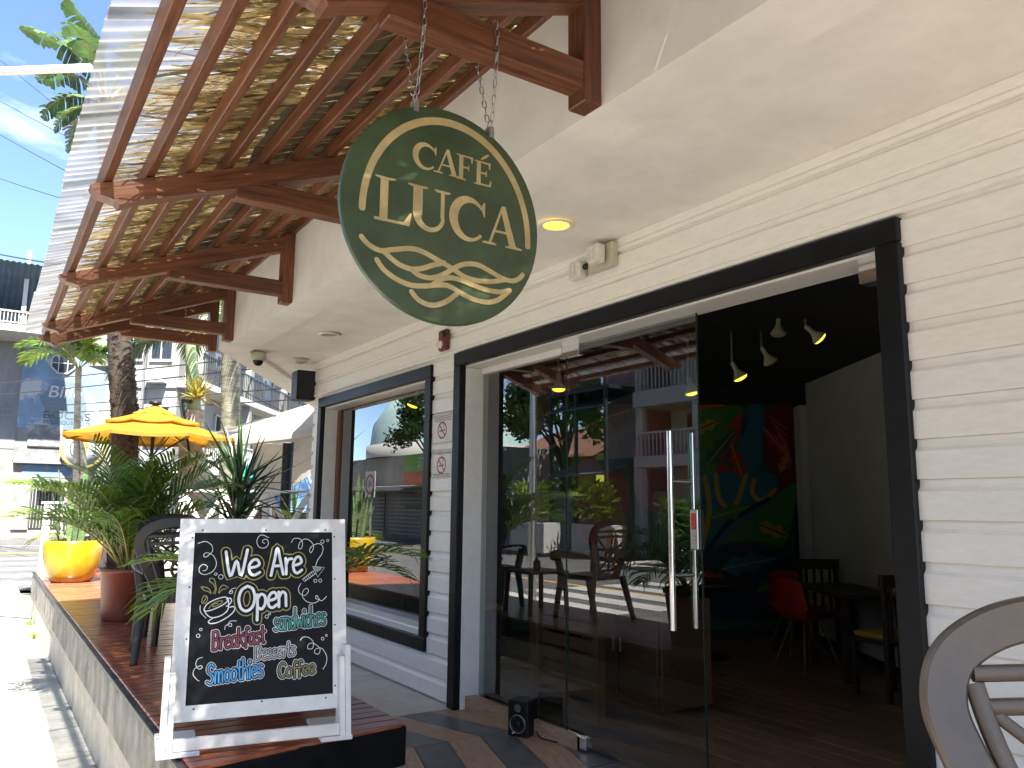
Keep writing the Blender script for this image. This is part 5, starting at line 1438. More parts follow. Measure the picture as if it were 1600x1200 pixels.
mshape([(1110, 715), (1150, 650), (1170, 640), (1165, 670), (1130, 720), (1145, 735), (1110, 750)], MR, 3)
mshape([(1098, 700), (1120, 690), (1150, 668), (1140, 700), (1125, 712), (1118, 735), (1098, 740)], MG, 4)
mshape([(1160, 640), (1190, 634), (1195, 700), (1180, 740), (1150, 750), (1155, 690)], MT, 3)
mshape([(1195, 640), (1240, 636), (1241, 755), (1210, 750), (1192, 700)], MDR, 3)
mshape([(1180, 740), (1240, 750), (1241, 790), (1190, 800)], MDR, 4)
mshape([(1085, 745), (1130, 738), (1200, 738), (1215, 760), (1190, 800), (1120, 850), (1085, 860)], MT, 5)
mshape([(1118, 742), (1122, 775), (1135, 792), (1150, 785), (1165, 742)], MY, 7, stroke=.055)
mshape([(1178, 750), (1175, 770), (1190, 782), (1210, 765)], MY, 7, stroke=.05)
mshape([(1100, 745), (1108, 790), (1100, 840), (1090, 860)], MY, 7, stroke=.06)
mshape([(1125, 850), (1190, 795), (1240, 755), (1240, 790), (1225, 850), (1180, 845)], MG, 6)
mshape([(1098, 870), (1140, 815), (1200, 780)], MBk, 8, stroke=.05)
mshape([(1085, 880), (1140, 850), (1230, 870), (1241, 960), (1085, 960)], MB_, 6)
mshape([(870, 650), (930, 640), (965, 690), (940, 760), (890, 770)], MG, 2)
mshape([(860, 700), (930, 660), (985, 640)], MY, 5, stroke=.03)
mshape([(900, 760), (960, 735), (985, 790), (950, 850), (905, 840)], MR, 3)
mshape([(920, 740), (950, 800), (955, 850), (940, 900)], MO, 4, stroke=.35)
mshape([(990, 690), (1060, 690), (1075, 760), (1040, 800), (995, 780)], MR, 3)
rgm = random.Random(6)
for (cx, cy, ang, ln, m_) in ((1125, 700, .9, 70, MDG), (1150, 720, 1.9, 60, MR), (1210, 690, 2.3, 60, MR), (1225, 720, 1.2, 40, MO), (1105, 665, .4, 50, MY), (1140, 800, .3, 70, MG), (1210, 830, -.4, 60, MY), (1170, 880, .2, 90, MT), (1120, 905, -.3, 60, MR), (1205, 910, .5, 50, MG)):
    ca, sa = math.cos(ang), math.sin(ang); sp_ = [(0, 0), (.25, .18), (.4, .10), (.55, .2), (.7, .09), (1, 0), (.7, -.09), (.55, -.2), (.4, -.10), (.25, -.18)]
    mshape([(cx+(ca*(u-.5)-sa*v)*ln, cy-(sa*(u-.5)+ca*v)*ln) for u, v in sp_], m_, 9+cx % 7)
    mshape([(cx-ca*ln*.5, cy+sa*ln*.5), (cx, cy), (cx+ca*ln*.45, cy-sa*ln*.45)], MY if m_ is not MY else MBk, 17, stroke=.012)
for k in range(7): mshape([(1200+k*5, 650+k*9), (1215+k*3, 662+k*11), (1228, 672+k*10)], MO, 18, stroke=.012)
# track lamps
def spot(px, py, d, lit, label, tilt, yaw):
    c = at(px, py, d); t = thing('spot_lamp', label, 'lamp', c, group='track spot lamps inside the cafe')
    M = RZ(yaw) @ RY(tilt)
    b = MB(); b.lathe([(.018, .13), (.020, .06), (.034, .035), (.058, .0), (.060, -.012)], 18); b.build('shade', cream_plastic, t, M)
    b = MB(); b.lathe([(.0585, -.011), (.045, -.026), (.02, -.033), (0, -.035)], 18); b.build('bulb', lamp_glow if lit else lamp_dim, t, M)
    st_ = M @ Vector((0, 0, .13)); b = MB(); b.tube([st_, (st_.x, st_.y, max(st_.z+.05, 2.92-c.z))], .010, 6); b.build('stem', steel_b, t)
yw = math.atan2(RH.y, RH.x)
spot(1156, 588, 6.6, True, 'lit spot lamp nearest the mural, left of the row', R(-28), yw)
spot(1203, 564, 6.6, False, 'unlit spot lamp second in the row inside', R(-30), yw)
spot(1216, 520, 6.2, False, 'unlit spot lamp hanging straight down inside', R(3), yw)
spot(1279, 527, 6.2, True, 'lit spot lamp rightmost inside, tilted towards the grey wall', R(-48), yw)
spot(873, 606, 6.8, True, 'lit spot lamp seen through the fixed glass beside the door', R(0), yw)
spot(1081, 612, 6.8, True, 'lit spot lamp seen through the closed door leaf near its edge', R(-12), yw)
spot(645, 632, 8.2, True, 'lit spot lamp seen through the large window', R(20), yw)
# furniture inside
def shell_chair(label, d, lat, rz, group='red shell chairs inside the cafe'):
    t = thing('shell_chair', label, 'chair', fr(d, lat, 0), rz, group)
    b = MB(); prof_ = [(.24, .44), (.20, .455), (.05, .43), (-.12, .43), (-.19, .47), (-.225, .60), (-.25, .76), (-.26, .82)]; vs = []; n = 9
    for (x, z) in prof_:
        for k in range(n):
            a = (k/(n-1)-.5)*2; w = .22*(1-.15*max(0, (z-.6)/.2)); vs.append((x+(.07*abs(a)**2 if z > .5 else 0), a*w, z+(.05*abs(a)**3 if z < .5 else -.03*abs(a)**4)))
    b.add(vs, [(j*n+k, j*n+k+1, (j+1)*n+k+1, (j+1)*n+k) for j in range(len(prof_)-1) for k in range(n-1)], True); b.build('shell', red_plastic, t)
    for sx in (-1, 1):
        for sy in (-1, 1):
            b = MB(); b.tube([(sx*.09, sy*.09, .42), (sx*.21, sy*.21, 0)], [.018, .011], 8); b.build('leg', mid_wood, t)
shell_chair('red shell chair with pale wooden legs just inside the open doorway', 7.75, 2.78, math.atan2(RH.y, RH.x)+.35)
shell_chair('red shell chair farther back, half hidden by the table', 8.5, 2.95, math.atan2(-FH.y, -FH.x)+.2)
t = thing('dining_table', 'dark wooden dining table inside the doorway', 'table', fr(7.6, 3.12, 0), math.atan2(RH.y, RH.x))
b = MB(); b.bbox(-.28, .28, -.55, .55, .70, .74, .006); b.build('table_top', dark_wood, t)
for sx in (-1, 1):
    for sy in (-1, 1):
        b = MB(); b.bbox(sx*.24-.03, sx*.24+.03, sy*.5-.03, sy*.5+.03, 0, .70, .004); b.build('leg', dark_wood, t)
def wood_chair(label, loc, rz, cushion=True):
    t = thing('wooden_chair', label, 'chair', loc, rz, 'dark wooden chairs inside the cafe')
    b = MB(); b.bbox(-.2, .2, -.2, .2, .42, .455, .01); b.build('seat', dark_wood, t)
    for sx in (-1, 1):
        for sy in (-1, 1):
            b = MB(); b.bbox(sx*.18-.02, sx*.18+.02, sy*.18-.02, sy*.18+.02, 0, .42 if sx > 0 else .95, .003); b.build('leg', dark_wood, t)
    b = MB(); b.bbox(-.205, -.16, -.22, .22, .86, .96, .006); b.build('top_rail', dark_wood, t)
    for k in range(4):
        b = MB(); b.bbox(-.192, -.172, -.12+k*.08-.012, -.12+k*.08+.012, .456, .86, .002); b.build('back_slat', dark_wood, t)
    if cushion:
        b = MB(); b.bbox(-.17, .19, -.19, .19, .456, .50, .018); b.build('cushion', cushion_y, t)
wood_chair('dark wooden chair with yellow cushion by the door frame', fr(6.6, 3.02, 0), math.atan2(FH.y, FH.x)+.3)
wood_chair('dark slat-back chair against the grey inside wall', fr(8.2, 3.15, 0), math.atan2(-FH.y, -FH.x), False)
t = thing('bar_table', 'round dark table in front of the mural', 'table', fr(8.3, 1.95, 0))
b = MB(); b.lathe([(0, .74), (.42, .74), (.43, .72), (.42, .70), (0, .70)], 30); b.build('table_top', dark_wood, t)
b = MB(); b.lathe([(0, 0), (.25, 0), (.25, .03), (.04, .06), (.04, .70), (0, .70)], 16); b.build('pedestal', black_plastic, t)
wood_chair('dark slat-back chair beside the round table before the mural', fr(8.0, 1.3, 0), math.atan2(RH.y, RH.x), False)
# slatted wooden screen and cabinet behind the fixed glass
t = thing('wooden_screen', 'brown slatted wooden screen behind the fixed glass panel', 'screen', (-5.0, 3.62, 0))
b = MB(); b.bbox(-.17, -.06, -.05, .05, 0, 2.9, .005); b.build('post', mid_wood, t)
for z in (0.06, 1.08):
    b = MB(); b.bbox(-.058, .56, -.03, .03, z, z+.07, .004); b.build('rail', mid_wood, t)
b = MB(); b.bbox(.561, .62, -.035, .035, 0.0, 1.2, .004); b.build('post', mid_wood, t)
for k in range(9):
    b = MB(); b.bbox(-.057, .559, -.012, .012, .155+k*.103, .155+k*.103+.082, .003); b.build('slat', mid_wood, t)
t = thing('cabinet', 'low brown wooden cabinet inside the closed door leaf', 'cabinet', (-4.75, 4.35, 0))
b = MB(); b.bbox(-.45, .45, -.25, .25, .05, .80, .006); b.build('carcass', mid_wood, t)
for k in (-1, 1):
    b = MB(); b.bbox(k*.22-.205, k*.22+.205, -.272, -.252, .09, .76, .005); dd = b.build('door', mid_wood, t)
    b = MB(); b.bbox(k*.04-.008, k*.04+.008, -.285, -.2725, .4, .5, .002); b.build('handle', steel_b, dd)
wood_chair('dark chair with yellow cushion seen through the large window', (-7.0, 4.25, 0), R(70))
t = thing('window_table', 'black square table seen through the large window', 'table', (-7.3, 3.75, 0))
b = MB(); b.bbox(-.4, .4, -.3, .3, .70, .73, .006); b.build('table_top', black_plastic, t)
for sx in (-1, 1):
    b = MB(); b.bbox(sx*.34-.025, sx*.34+.025, -.025, .025, 0, .70, .004); b.build('leg', black_plastic, t)

# ------------------------------------------------------------ far buildings in view
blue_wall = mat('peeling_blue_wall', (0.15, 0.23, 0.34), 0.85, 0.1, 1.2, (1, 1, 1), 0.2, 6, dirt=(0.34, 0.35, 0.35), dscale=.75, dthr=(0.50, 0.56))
grey_wall = mat('weathered_grey_wall', (0.20, 0.205, 0.21), 0.9, 0.2, .6, (1, 1, .5), 0.2, 6, dirt=(0.10, 0.105, 0.11), dscale=.5, dthr=(0.50, 0.70))
pale_wall = mat('weathered_white_wall', (0.235, 0.23, 0.215), 0.9, 0.12, .7, (1, 1, .6), 0.2, 6, dirt=(0.13, 0.127, 0.12), dscale=.8, dthr=(0.50, 0.68))
shut_m = mat('grey_shutter', (0.17, 0.175, 0.18), 0.7, 0.15, 1.5, dirt=(.28, .28, .275), dscale=1.5, dthr=(.5, .62))
hexg = flat('mural_grey_blue', (.10, .145, .185)); txt_w = flat('mural_white', (.46, .47, .47)); txt_d = flat('mural_slate', (.05, .07, .085))
win_dark = mat('dark_window_glass', (.02, .025, .03), .12, .1, 3)
metal_dark = flat('dark_metal', (.025, .026, .028), .5); white_metal = flat('white_metal_paint', (.40, .392, .37), .5)
blue_roof = mat('blue_sheet_roof', (.05, .09, .13), .5, .15, 2); logo_y = flat('logo_cream', (.34, .29, .12))
XB = -50.0
def bp(px, py, x=XB): return on(px, py, 'x', x)
hot = thing('hotel_building', 'weathered blue hotel with painted Blife BOCAS BOUTIQUE HOTEL wall across the street', 'building', (XB, 3, ZG+.14))
IH = TR((-XB, -3, -ZG-.14))
def panel(nm, px0, py0, px1, py1, out, th, m_, par=hot):
    a = bp(px0, (py0+py1)/2); c = bp(px1, (py0+py1)/2); z1 = bp((px0+px1)/2, py0).z; z0 = bp((px0+px1)/2, py1).z
    b = MB(); b.bbox(XB+out-th, XB+out, a.y, c.y, z0, z1, min(.02, th*.3)); return b.build(nm, m_, par, IH if par is hot else None)
zt_ = bp(100, 430).z; yL = -3.0; yR = bp(168, 700).y
b = MB(); b.box(XB-8, XB, yL, yR, ZG+.1, zt_); b.build('wall', pale_wall, hot, IH)
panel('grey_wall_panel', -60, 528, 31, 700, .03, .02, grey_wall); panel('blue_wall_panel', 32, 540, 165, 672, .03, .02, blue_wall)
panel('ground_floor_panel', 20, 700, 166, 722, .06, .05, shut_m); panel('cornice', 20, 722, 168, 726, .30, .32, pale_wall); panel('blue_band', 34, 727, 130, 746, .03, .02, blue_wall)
sh_ = panel('shutter', 43, 664, 98, 698, .07, .04, shut_m); panel('shutter_rail', 42, 697, 99, 700, .12, .09, metal_dark)
panel('pillar', 148, 640, 166, 826, .35, .34, pale_wall); panel('pillar', 20, 745, 46, 828, .10, .09, pale_wall)
dr_ = panel('door', 47, 751, 92, 826, .05, .04, metal_dark)
for k in range(9): 
    q = 49+k*5.0; pn = panel('door_bar', q, 752, q+1.0, 825, .09, .03, white_metal, dr_); pn.matrix_basis = Matrix()
panel('ledge', 58, 765, 100, 768, .55, .5, dark_wood)
# octagonal window
c_ = bp(99, 568); b = MB(); oct_ = [(c_.y+.62*math.cos(R(22.5+45*k)), c_.z+.62*math.sin(R(22.5+45*k))) for k in range(8)]
b.prism(oct_, lambda a, c: Vector((XB+.02, a, c)), (.05, 0, 0)); wo_ = b.build('octagonal_window', win_dark, hot, IH)
b = MB()
for k in range(8):
    a, c = oct_[k], oct_[(k+1) % 8]; b.tube([(XB+.08, *a), (XB+.08, *c)], .05, 6)
for o_ in (-.22, .22): b.tube([(XB+.08, c_.y+o_, c_.z-.6), (XB+.08, c_.y+o_, c_.z+.6)], .03, 6); 
b.tube([(XB+.08, c_.y-.6, c_.z), (XB+.08, c_.y+.6, c_.z)], .03, 6); b.build('window_frame', white_metal, wo_)
hx = [(62, 620), (88, 594), (128, 600), (136, 640), (122, 672), (84, 672)]
b = MB(); b.prism([(bp(*p).y, bp(*p).z) for p in hx], lambda a, c: Vector((XB+.035, a, c)), (.012, 0, 0)); b.build('painted_hexagon', hexg, hot, IH)
Mtx = frame((0, 0, 0), (0, 1, 0), (0, 0, 1), (1, 0, 0))
def wtext(body, px, py, hpx, m_, nm, shear=0.0, off=0.0, sx=1.0):
    p = bp(px, py)
    return text_obj(nm, body, abs(bp(px, py-hpx).z-p.z)/.72, m_, hot, IH @ TR((XB+.055, p.y, p.z)) @ Mtx @ Matrix.Diagonal((sx, 1, 1, 1)), 'LEFT', shear, off)
wtext('Blife', 73, 620, 19, txt_w, 'painted_name', .15, .0, 1.05)
wtext('BOCAS', 66, 653, 12, txt_d, 'painted_name', 0, 0, 1.25); wtext('BOUTIQUE HOTEL', 66, 661, 5.5, txt_d, 'painted_name', 0, 0, 1.12)
c_ = bp(128, 702); b = MB(); b.lathe([(0, .06), (1.05, .06), (1.12, .0)], 40); lg = b.build('round_logo', logo_y, hot, IH @ TR((XB+.5, c_.y, c_.z)) @ Mtx)
b = MB(); b.lathe([(0, .065), (.93, .065), (.93, .06)], 40); b.build('logo_field', txt_w, lg)
b = MB(); b.lathe([(.58, .068), (.62, .074), (.66, .068)], 40); b.build('logo_ring', txt_d, lg)
b = MB(); b.lathe([(0, .08), (.2, .075), (.28, .066)], 16); b.build('logo_emblem', paint_yellow, lg, TR((0, .1, .004)))
# upper gallery with railing and blue roof
slab_z = bp(30, 525).z
b = MB(); b.bbox(XB, XB+3.2, yL, bp(95, 530, XB+3).y, slab_z-.35, slab_z, .02); gl = b.build('balcony', white_metal, hot, IH)
b = MB(); rt = bp(0, 482, XB+3.1).z
b.box(XB+3.0, XB+3.1, yL, 2.4, rt-.08, rt); b.box(XB+3.0, XB+3.1, yL, 2.4, slab_z+.1, slab_z+.16); b.build('handrail', white_metal, gl)
for k in range(34):
    b = MB(); yy = yL+.1+k*.16; b.box(XB+3.02, XB+3.07, yy-.02, yy+.02, slab_z, rt-.08); b.build('baluster', white_metal, gl)
for yy in (-1.5, .95): 
    b = MB(); b.box(XB+2.9, XB+3.02, yy-.1, yy+.1, slab_z, slab_z+4.0); b.build('post', white_metal, gl)
b = MB(); b.box(XB-.5, XB-.2, yL, 3.0, slab_z, slab_z+3.2); b.build('upper_wall', grey_wall, hot, IH)
zr = bp(0, 410, XB+3.5).z
b = MB(); nn = 26
for k in range(nn):
    y0 = yL-1+k*.26; b.add([(XB+4.2, y0, zr-.05), (XB+4.2, y0+.13, zr+.02), (XB-1, y0+.13, zr-2.2), (XB-1, y0, zr-2.27)], [(0, 1, 2, 3)]); b.add([(XB+4.2, y0+.13, zr+.02), (XB+4.2, y0+.26, zr-.05), (XB-1, y0+.26, zr-2.27), (XB-1, y0+.13, zr-2.2)], [(0, 1, 2, 3)])
b.build('roof', blue_roof, hot, IH)
# white apartment block running away along the side street
ap = thing('apartment_building', 'white apartment block with balconies behind the palms and umbrella', 'building', fr(26, -10.6, ZG))
Ma = frame((0, 0, 0), FH, -RH, (0, 0, 1)); OA = 26.0
def abox(nm, d0, d1, o0, o1, z0, z1, m_, par=ap, bev=None):
    b = MB(); b.box(d0-OA, d1-OA, o0, o1, z0-ZG, z1-ZG); return b.build(nm, m_, par, Ma if par is ap else None)
abox('wall', 27, 46, .8, 3.0, ZG, 11.5, pale_wall)
for zf in (2.7, 5.6, 8.5):
    bl = abox('balcony', 26.9, 45, -.1, .79, zf-.22, zf, white_metal)
    b = MB(); b.box(26.9-OA, 45-OA, -.08, -.03, zf+.92-ZG, zf+.98-ZG); b.build('handrail', metal_dark if zf > 5 else white_metal, bl)
    for k in range(90):
        d = 27+k*.2; b = MB(); b.box(d-OA-.018, d-OA+.018, -.07, -.04, zf-ZG, zf+.92-ZG); b.build('baluster', metal_dark if zf > 5 else white_metal, bl)
    for k in range(6):
        d = 27.6+k*2.9; w_ = abox('window', d, d+1.2, 0.75, .795, zf+.1, zf+2.1, win_dark)
        b = MB(); b.box(d-OA-.06, d-OA, 0.70, .796, zf+.05-ZG, zf+2.15-ZG); b.box(d-OA+1.2, d-OA+1.26, 0.70, .796, zf+.05-ZG, zf+2.15-ZG); b.box(d-OA-.06, d-OA+1.26, 0.70, .796, zf+2.101-ZG, zf+2.16-ZG); b.build('window_frame', white_metal, w_)
        if k % 2 == 0:
            ac = abox('air_conditioner', d+1.7, d+2.5, .45, .79, zf+.9, zf+1.45, white_metal)
            b = MB(); b.lathe([(.2, 0), (.0, .005)], 16); b.build('fan_grille', metal_dark, ac, TR((d+2.1-OA, .445, zf+1.17-ZG)) @ RX(R(90)))
for d in (27, 32, 37, 42): abox('column', d, d+.3, -.05, .25, ZG, 11.4, pale_wall)
for zf in (2.7, 5.6, 8.5):
    for (o0, o1) in ((1.1, 1.75), (2.1, 2.75)):
        w_ = abox('window', 26.95, 26.995, o0, o1, zf+.75, zf+2.0, win_dark)
        b = MB(); b.box(26.93-OA, 26.999-OA, o0-.06, o1+.06, zf+.66-ZG, zf+.745-ZG); b.box(26.93-OA, 26.999-OA, (o0+o1)/2-.025, (o0+o1)/2+.025, zf+.75-ZG, zf+2.0-ZG); b.box(26.93-OA, 26.999-OA, o0-.06, o1+.06, zf+2.005-ZG, zf+2.08-ZG); b.build('window_frame', white_metal, w_)
    abox('floor_band', 26.94, 26.998, .82, 2.99, zf-.25, zf, grey_wall)
ac = abox('air_conditioner', 26.6, 26.99, 1.15, 1.75, 5.5, 5.95, white_metal)
abox('drain_pipe', 26.88, 26.99, 1.9, 1.98, ZG, 11.4, grey_wall)
rf_ = abox('roof', 26.5, 46.5, -.9, 3.4, 11.5, 11.9, white_metal)
for k in range(5): 
    d = 27.5+k*3.6; abox('shopfront', d, d+2.4, 0.75, .795, ZG+.2, 2.0, win_dark)
# house with eave beyond, seen in the small sky gap
hb = thing('gabled_house', 'pale house with overhanging eave in the gap under the cafe soffit', 'building', fr(40, -11.5, ZG))
Mh = Ma
b = MB(); b.box(-1, 14, 2.0, 8, 0, 8.4); b.build('wall', pale_wall, hb, Mh)
b = MB(); b.box(-2, 15, .6, 9, 8.41, 8.75); b.build('roof', grey_wall, hb, Mh)
b = MB(); b.box(2, 3.4, 1.95, 1.995, 5.5, 7.2); w_ = b.build('window', win_dark, hb, Mh)
b = MB(); b.box(1.9, 3.5, 1.93, 1.999, 5.4, 5.49); b.build('sill', white_metal, w_)
# stall with blue tarp and stacked furniture right of the railing
sb = at(462, 790, 20.0); st_ = thing('street_stall', 'street stall with pale blue tarpaulin beyond the canopy post', 'stall', (sb.x, sb.y, ZG))
b = MB(); Mq = frame((0, 0, 0), RH, FH, (0, 0, 1))
tarp = mat('blue_tarp', (.22, .38, .66), .6, .1, 2, trans=.2)
b.add([(-1.2, -.6, 2.75), (1.8, -.6, 2.6), (1.8, .8, 3.3), (-1.2, .8, 3.4), (-1.2, -.62, 1.75), (1.8, -.62, 1.65)], [(0, 1, 2, 3), (0, 4, 5, 1)]); b.build('tarpaulin', tarp, st_, Mq)
for x in (-1.1, 1.7):
    b = MB(); b.tube([(x, -.55, 0), (x, -.55, 2.7)], .04, 8); b.build('post', metal_dark, st_, Mq)
b = MB(); b.bbox(-1.0, 1.6, -.3, .5, 0, 1.0, .02); b.build('counter', dark_wood, st_, Mq)
b = MB(); b.bbox(-1.0, 1.6, .6, .7, 0, 2.4, .02); b.build('back_panel', dark_wood, st_, Mq)
sb2 = at(395, 765, 19.0)
b = MB(); b.bbox(-.6, .5, -.3, .3, 0, sb2.z-ZG, .05)
o = b.build('market_cart', dark_wood, None, TR((sb2.x, sb2.y, ZG)) @ RZ(.6)); tag(o, 'small dark market cart with teal canopy glimpsed behind the spiky yucca', 'cart')
b2_ = MB(); b2_.lathe([(0, .35), (.5, .22), (.85, .0)], 10); c2_ = b2_.build('cart_canopy', flat('teal_canvas', (.03, .30, .24)), o, TR((0, 0, sb2.z-ZG+.25)))
# grass tuft at the foot of the deck
rg = random.Random(4)
for (px, py, n_) in ((62, 996, 26), (56, 975, 16)):
    c0 = on(px, py, 'y', .72); c0 = on(px, py, 'z', ZS); c0 = Vector((c0.x, .745, ZS))
    t = thing('grass_tuft', 'green weed tuft at the foot of the deck' if n_ > 20 else 'smaller weed tuft farther along the deck foot', 'weed', c0)
    b = MB()
    for i in range(n_):
        a = rg.uniform(2.6, 6.8); l_ = rg.uniform(.05, .17); d = Vector((math.cos(a)*.9, math.sin(a)*.5, rg.uniform(.25, .9))).normalized(); s_ = Vector((-d.y, d.x, 0)).normalized()*.008; q = Vector((rg.uniform(-.12, .12), rg.uniform(-.03, .02), 0))
        b.add([q-s_, q+s_, q+d*l_*.6+s_, q+d*l_*.6-s_, q+d*l_-Vector((0, 0, .02))], [(0, 1, 2, 3), (3, 2, 4)])
    b.build('blades', leaf_lime, t)
# ------------------------------------------------------------ across the street (seen in the glass)
def mir(px, py, y0):
    p = on(px, py, 'y', 2*GY-y0); return Vector((p.x, y0, p.z))
YH = -14.0
house = thing('balcony_house', 'white two-storey house with balconies mirrored in the door glass', 'building', (-19, YH-3, ZG+.13))
IHo = TR((19, 3-YH, -ZG-.13))
sid_g = mat('pale_green_siding', (.42, .44, .34), .7, .06, 2)
b = MB(); b.box(-22.3, -10, YH-8, YH-1.6, ZG, 9.5); b.build('wall', sid_g, house, IHo)
for (zf, zt2) in ((2.95, 3.37), (5.2, 5.8), (8.4, 8.9)):
    b = MB(); b.bbox(-22.6, -9.5, YH-1.59, YH+.1, zf, zt2, .02); bl = b.build('balcony', white_metal, house, IHo)
    if zf < 8:
        b = MB(); b.box(-22.5, -9.6, YH-.02, YH+.05, zt2+.82, zt2+.90); b.build('handrail', white_metal, bl)
        for k in range(64):
            x = -22.4+k*.2; b = MB(); b.box(x-.02, x+.02, YH-.01, YH+.04, zt2, zt2+.82); b.build('baluster', white_metal, bl)
for x in (-22.4, -19.5, -15.5):
    b = MB(); b.bbox(x-.2, x+.2, YH-.25, YH+.09, ZG+.1, 2.949, .02); b.bbox(x-.2, x+.2, YH-.25, YH-.03, 3.371, 5.199, .02); b.bbox(x-.2, x+.2, YH-.25, YH-.03, 5.801, 8.399, .02); b.build('column', white_metal, house, IHo)
for (x, z) in ((-20.9, 1.0), (-17.5, 1.0), (-20.9, 3.7), (-17.5, 3.7)):
    b = MB(); b.box(x-.5, x+.5, YH-1.6, YH-1.56, z, z+1.3); w_ = b.build('window', win_dark, house, IHo)
    b = MB(); 
    for q in (-.55, -.02, .5): b.box(x+q, x+q+.05, YH-1.559, YH-1.53, z-.05, z+1.35)
    b.box(x-.55, x+.55, YH-1.56, YH-1.528, z+.62, z+.67); b.build('window_frame', white_metal, w_)
pink = mat('pink_grey_siding', (.30, .20, .21), .7, .1, 2)
ph = thing('siding_tower', 'dull pink clapboard building with blue awnings mirrored in the door glass', 'building', (-24.0, YH-2, ZG+.13))
IP = TR((24, 2-YH, -ZG-.13))
b = MB(); b.box(-25.5, -22.9, YH-6, YH-1.0, ZG, 9.5); b.build('wall', pink, ph, IP)
for k in range(34):
    b = MB(); b.prism([(0, 0), (.03, 0), (.012, .25), (0, .25)], lambda a, c: Vector((-25.52, YH-1.0+a, ZG+.3+k*.262+c)), (2.64, 0, 0)); b.build('siding_board', pink, ph, IP)
for (z, dz) in ((2.95, .5), (5.55, .6)):
    b = MB(); b.add([(-26.8, YH-1, z+dz), (-23.2, YH-1, z+dz), (-23.2, YH+1.0, z-.2), (-26.8, YH+1.0, z-.2), (-26.8, YH-1, z+dz-.06), (-23.2, YH-1, z+dz-.06), (-23.2, YH+1.0, z-.26), (-26.8, YH+1.0, z-.26)], [(0, 3, 2, 1), (4, 5, 6, 7), (0, 1, 5, 4), (1, 2, 6, 5), (2, 3, 7, 6), (3, 0, 4, 7)]); b.build('awning', blue_roof, ph, IP)
for x in (-26.7, -25.0, -23.2):
    b = MB(); b.box(x-.06, x+.06, YH+.85, YH+.97, ZG, 6.9); b.build('steel_post', metal_dark, ph, IP)
for k in range(18):
    b = MB(); x = -26.7+k*.2; b.box(x-.015, x+.015, YH+.9, YH+.93, 6.1, 7.0); b.build('baluster', metal_dark, ph, IP)
b = MB(); b.box(-26.9, -22.9, YH-.9, YH+1.0, 5.95, 6.09); b.build('platform', metal_dark, ph, IP)
# yellow-green house and garden wall
yh = thing('lime_house', 'lime green house with red roof mirrored behind the tree', 'building', (-34, -22, ZG))
b = MB(); b.box(-5, 3, -4, 3, 0, 4.6); b.build('wall', mat('lime_wall', (.45, .52, .05), .7, .08, 1), yh)
b = MB(); b.add([(-5.6, 3.7, 4.4), (3.6, 3.7, 4.4), (3.6, -.5, 6.4), (-5.6, -.5, 6.4), (-5.6, -4.7, 4.4), (3.6, -4.7, 4.4)], [(0, 1, 2, 3), (3, 2, 5, 4)]); b.build('roof', mat('red_roof', (.20, .085, .06), .7, .15, 1.5), yh)
for x in (-3.4, -1, 1.2):
    b = MB(); b.box(x-.5, x+.5, 2.99, 3.04, 1.4, 3.0); b.build('window', win_dark, yh)
# big dark tree
def leaf_tree_build(name, label, base, H, crown, n, m_, seed, ls=.22, trunk_r=.22):
    rg = random.Random(seed); t = thing(name, label, 'tree', base)
    b = MB(); b.tube(fix([(0, 0, 0), (.15, .1, H*.3), (.05, -.1, H*.6), (0, 0, H*.9)], 6), [trunk_r*(1-.75*k/18) for k in range(19)], 10)
    cl = []
    for i in range(26):
        a = rg.uniform(0, 6.28); e = rg.uniform(-.5, 1.2); r_ = rg.uniform(.45, 1)
        c = Vector((crown[0]*r_*math.cos(a)*math.cos(e), crown[0]*r_*math.sin(a)*math.cos(e), H*.72+crown[1]*r_*math.sin(e))); cl.append((c, rg.uniform(.45, .9)*crown[0]*.42))
        b.tube([(0, 0, H*rg.uniform(.35, .7)), c*.55+Vector((0, 0, H*.28)), c], [trunk_r*.32, trunk_r*.18, trunk_r*.05], 6)
    b.build('trunk', bark_dark, t)
    f = MB()
    for i in range(n):
        c, r_ = cl[rg.randrange(len(cl))]; d = Vector((rg.gauss(0, 1), rg.gauss(0, 1), rg.gauss(0, .8))); d = d.normalized()*r_*rg.uniform(.3, 1)
        p = c+d; u = Vector((rg.gauss(0, 1), rg.gauss(0, 1), rg.gauss(0, 1))).normalized(); v = u.orthogonal().normalized(); s_ = ls*rg.uniform(.6, 1.2)
        f.add([p-u*s_*.5, p+v*s_*.24, p+u*s_*.5, p-v*s_*.24], [(0, 1, 2, 3)])
    struct(f.build('crown', m_, t), 'stuff')
leaf_tree_build('street_tree', 'dark leafy tree mirrored in the fixed glass panel', (-30, -16.2, ZG+.13), 8.5, (3.3, 2.8), 9000, leaf_tree, 71, .34, .26)
leaf_tree_build('street_tree', 'dark leafy tree mirrored at the upper right of the large window', (-34.5, -11.8, ZG+.13), 8.0, (2.4, 2.0), 5000, leaf_tree, 72, .3, .2)
leaf_tree_build('street_tree', 'leafy tree beyond the white apartment block', tuple(fr(44, -7.5, ZG)), 7.0, (3.5, 2.6), 4000, leaf_tree, 73, .4, .25)
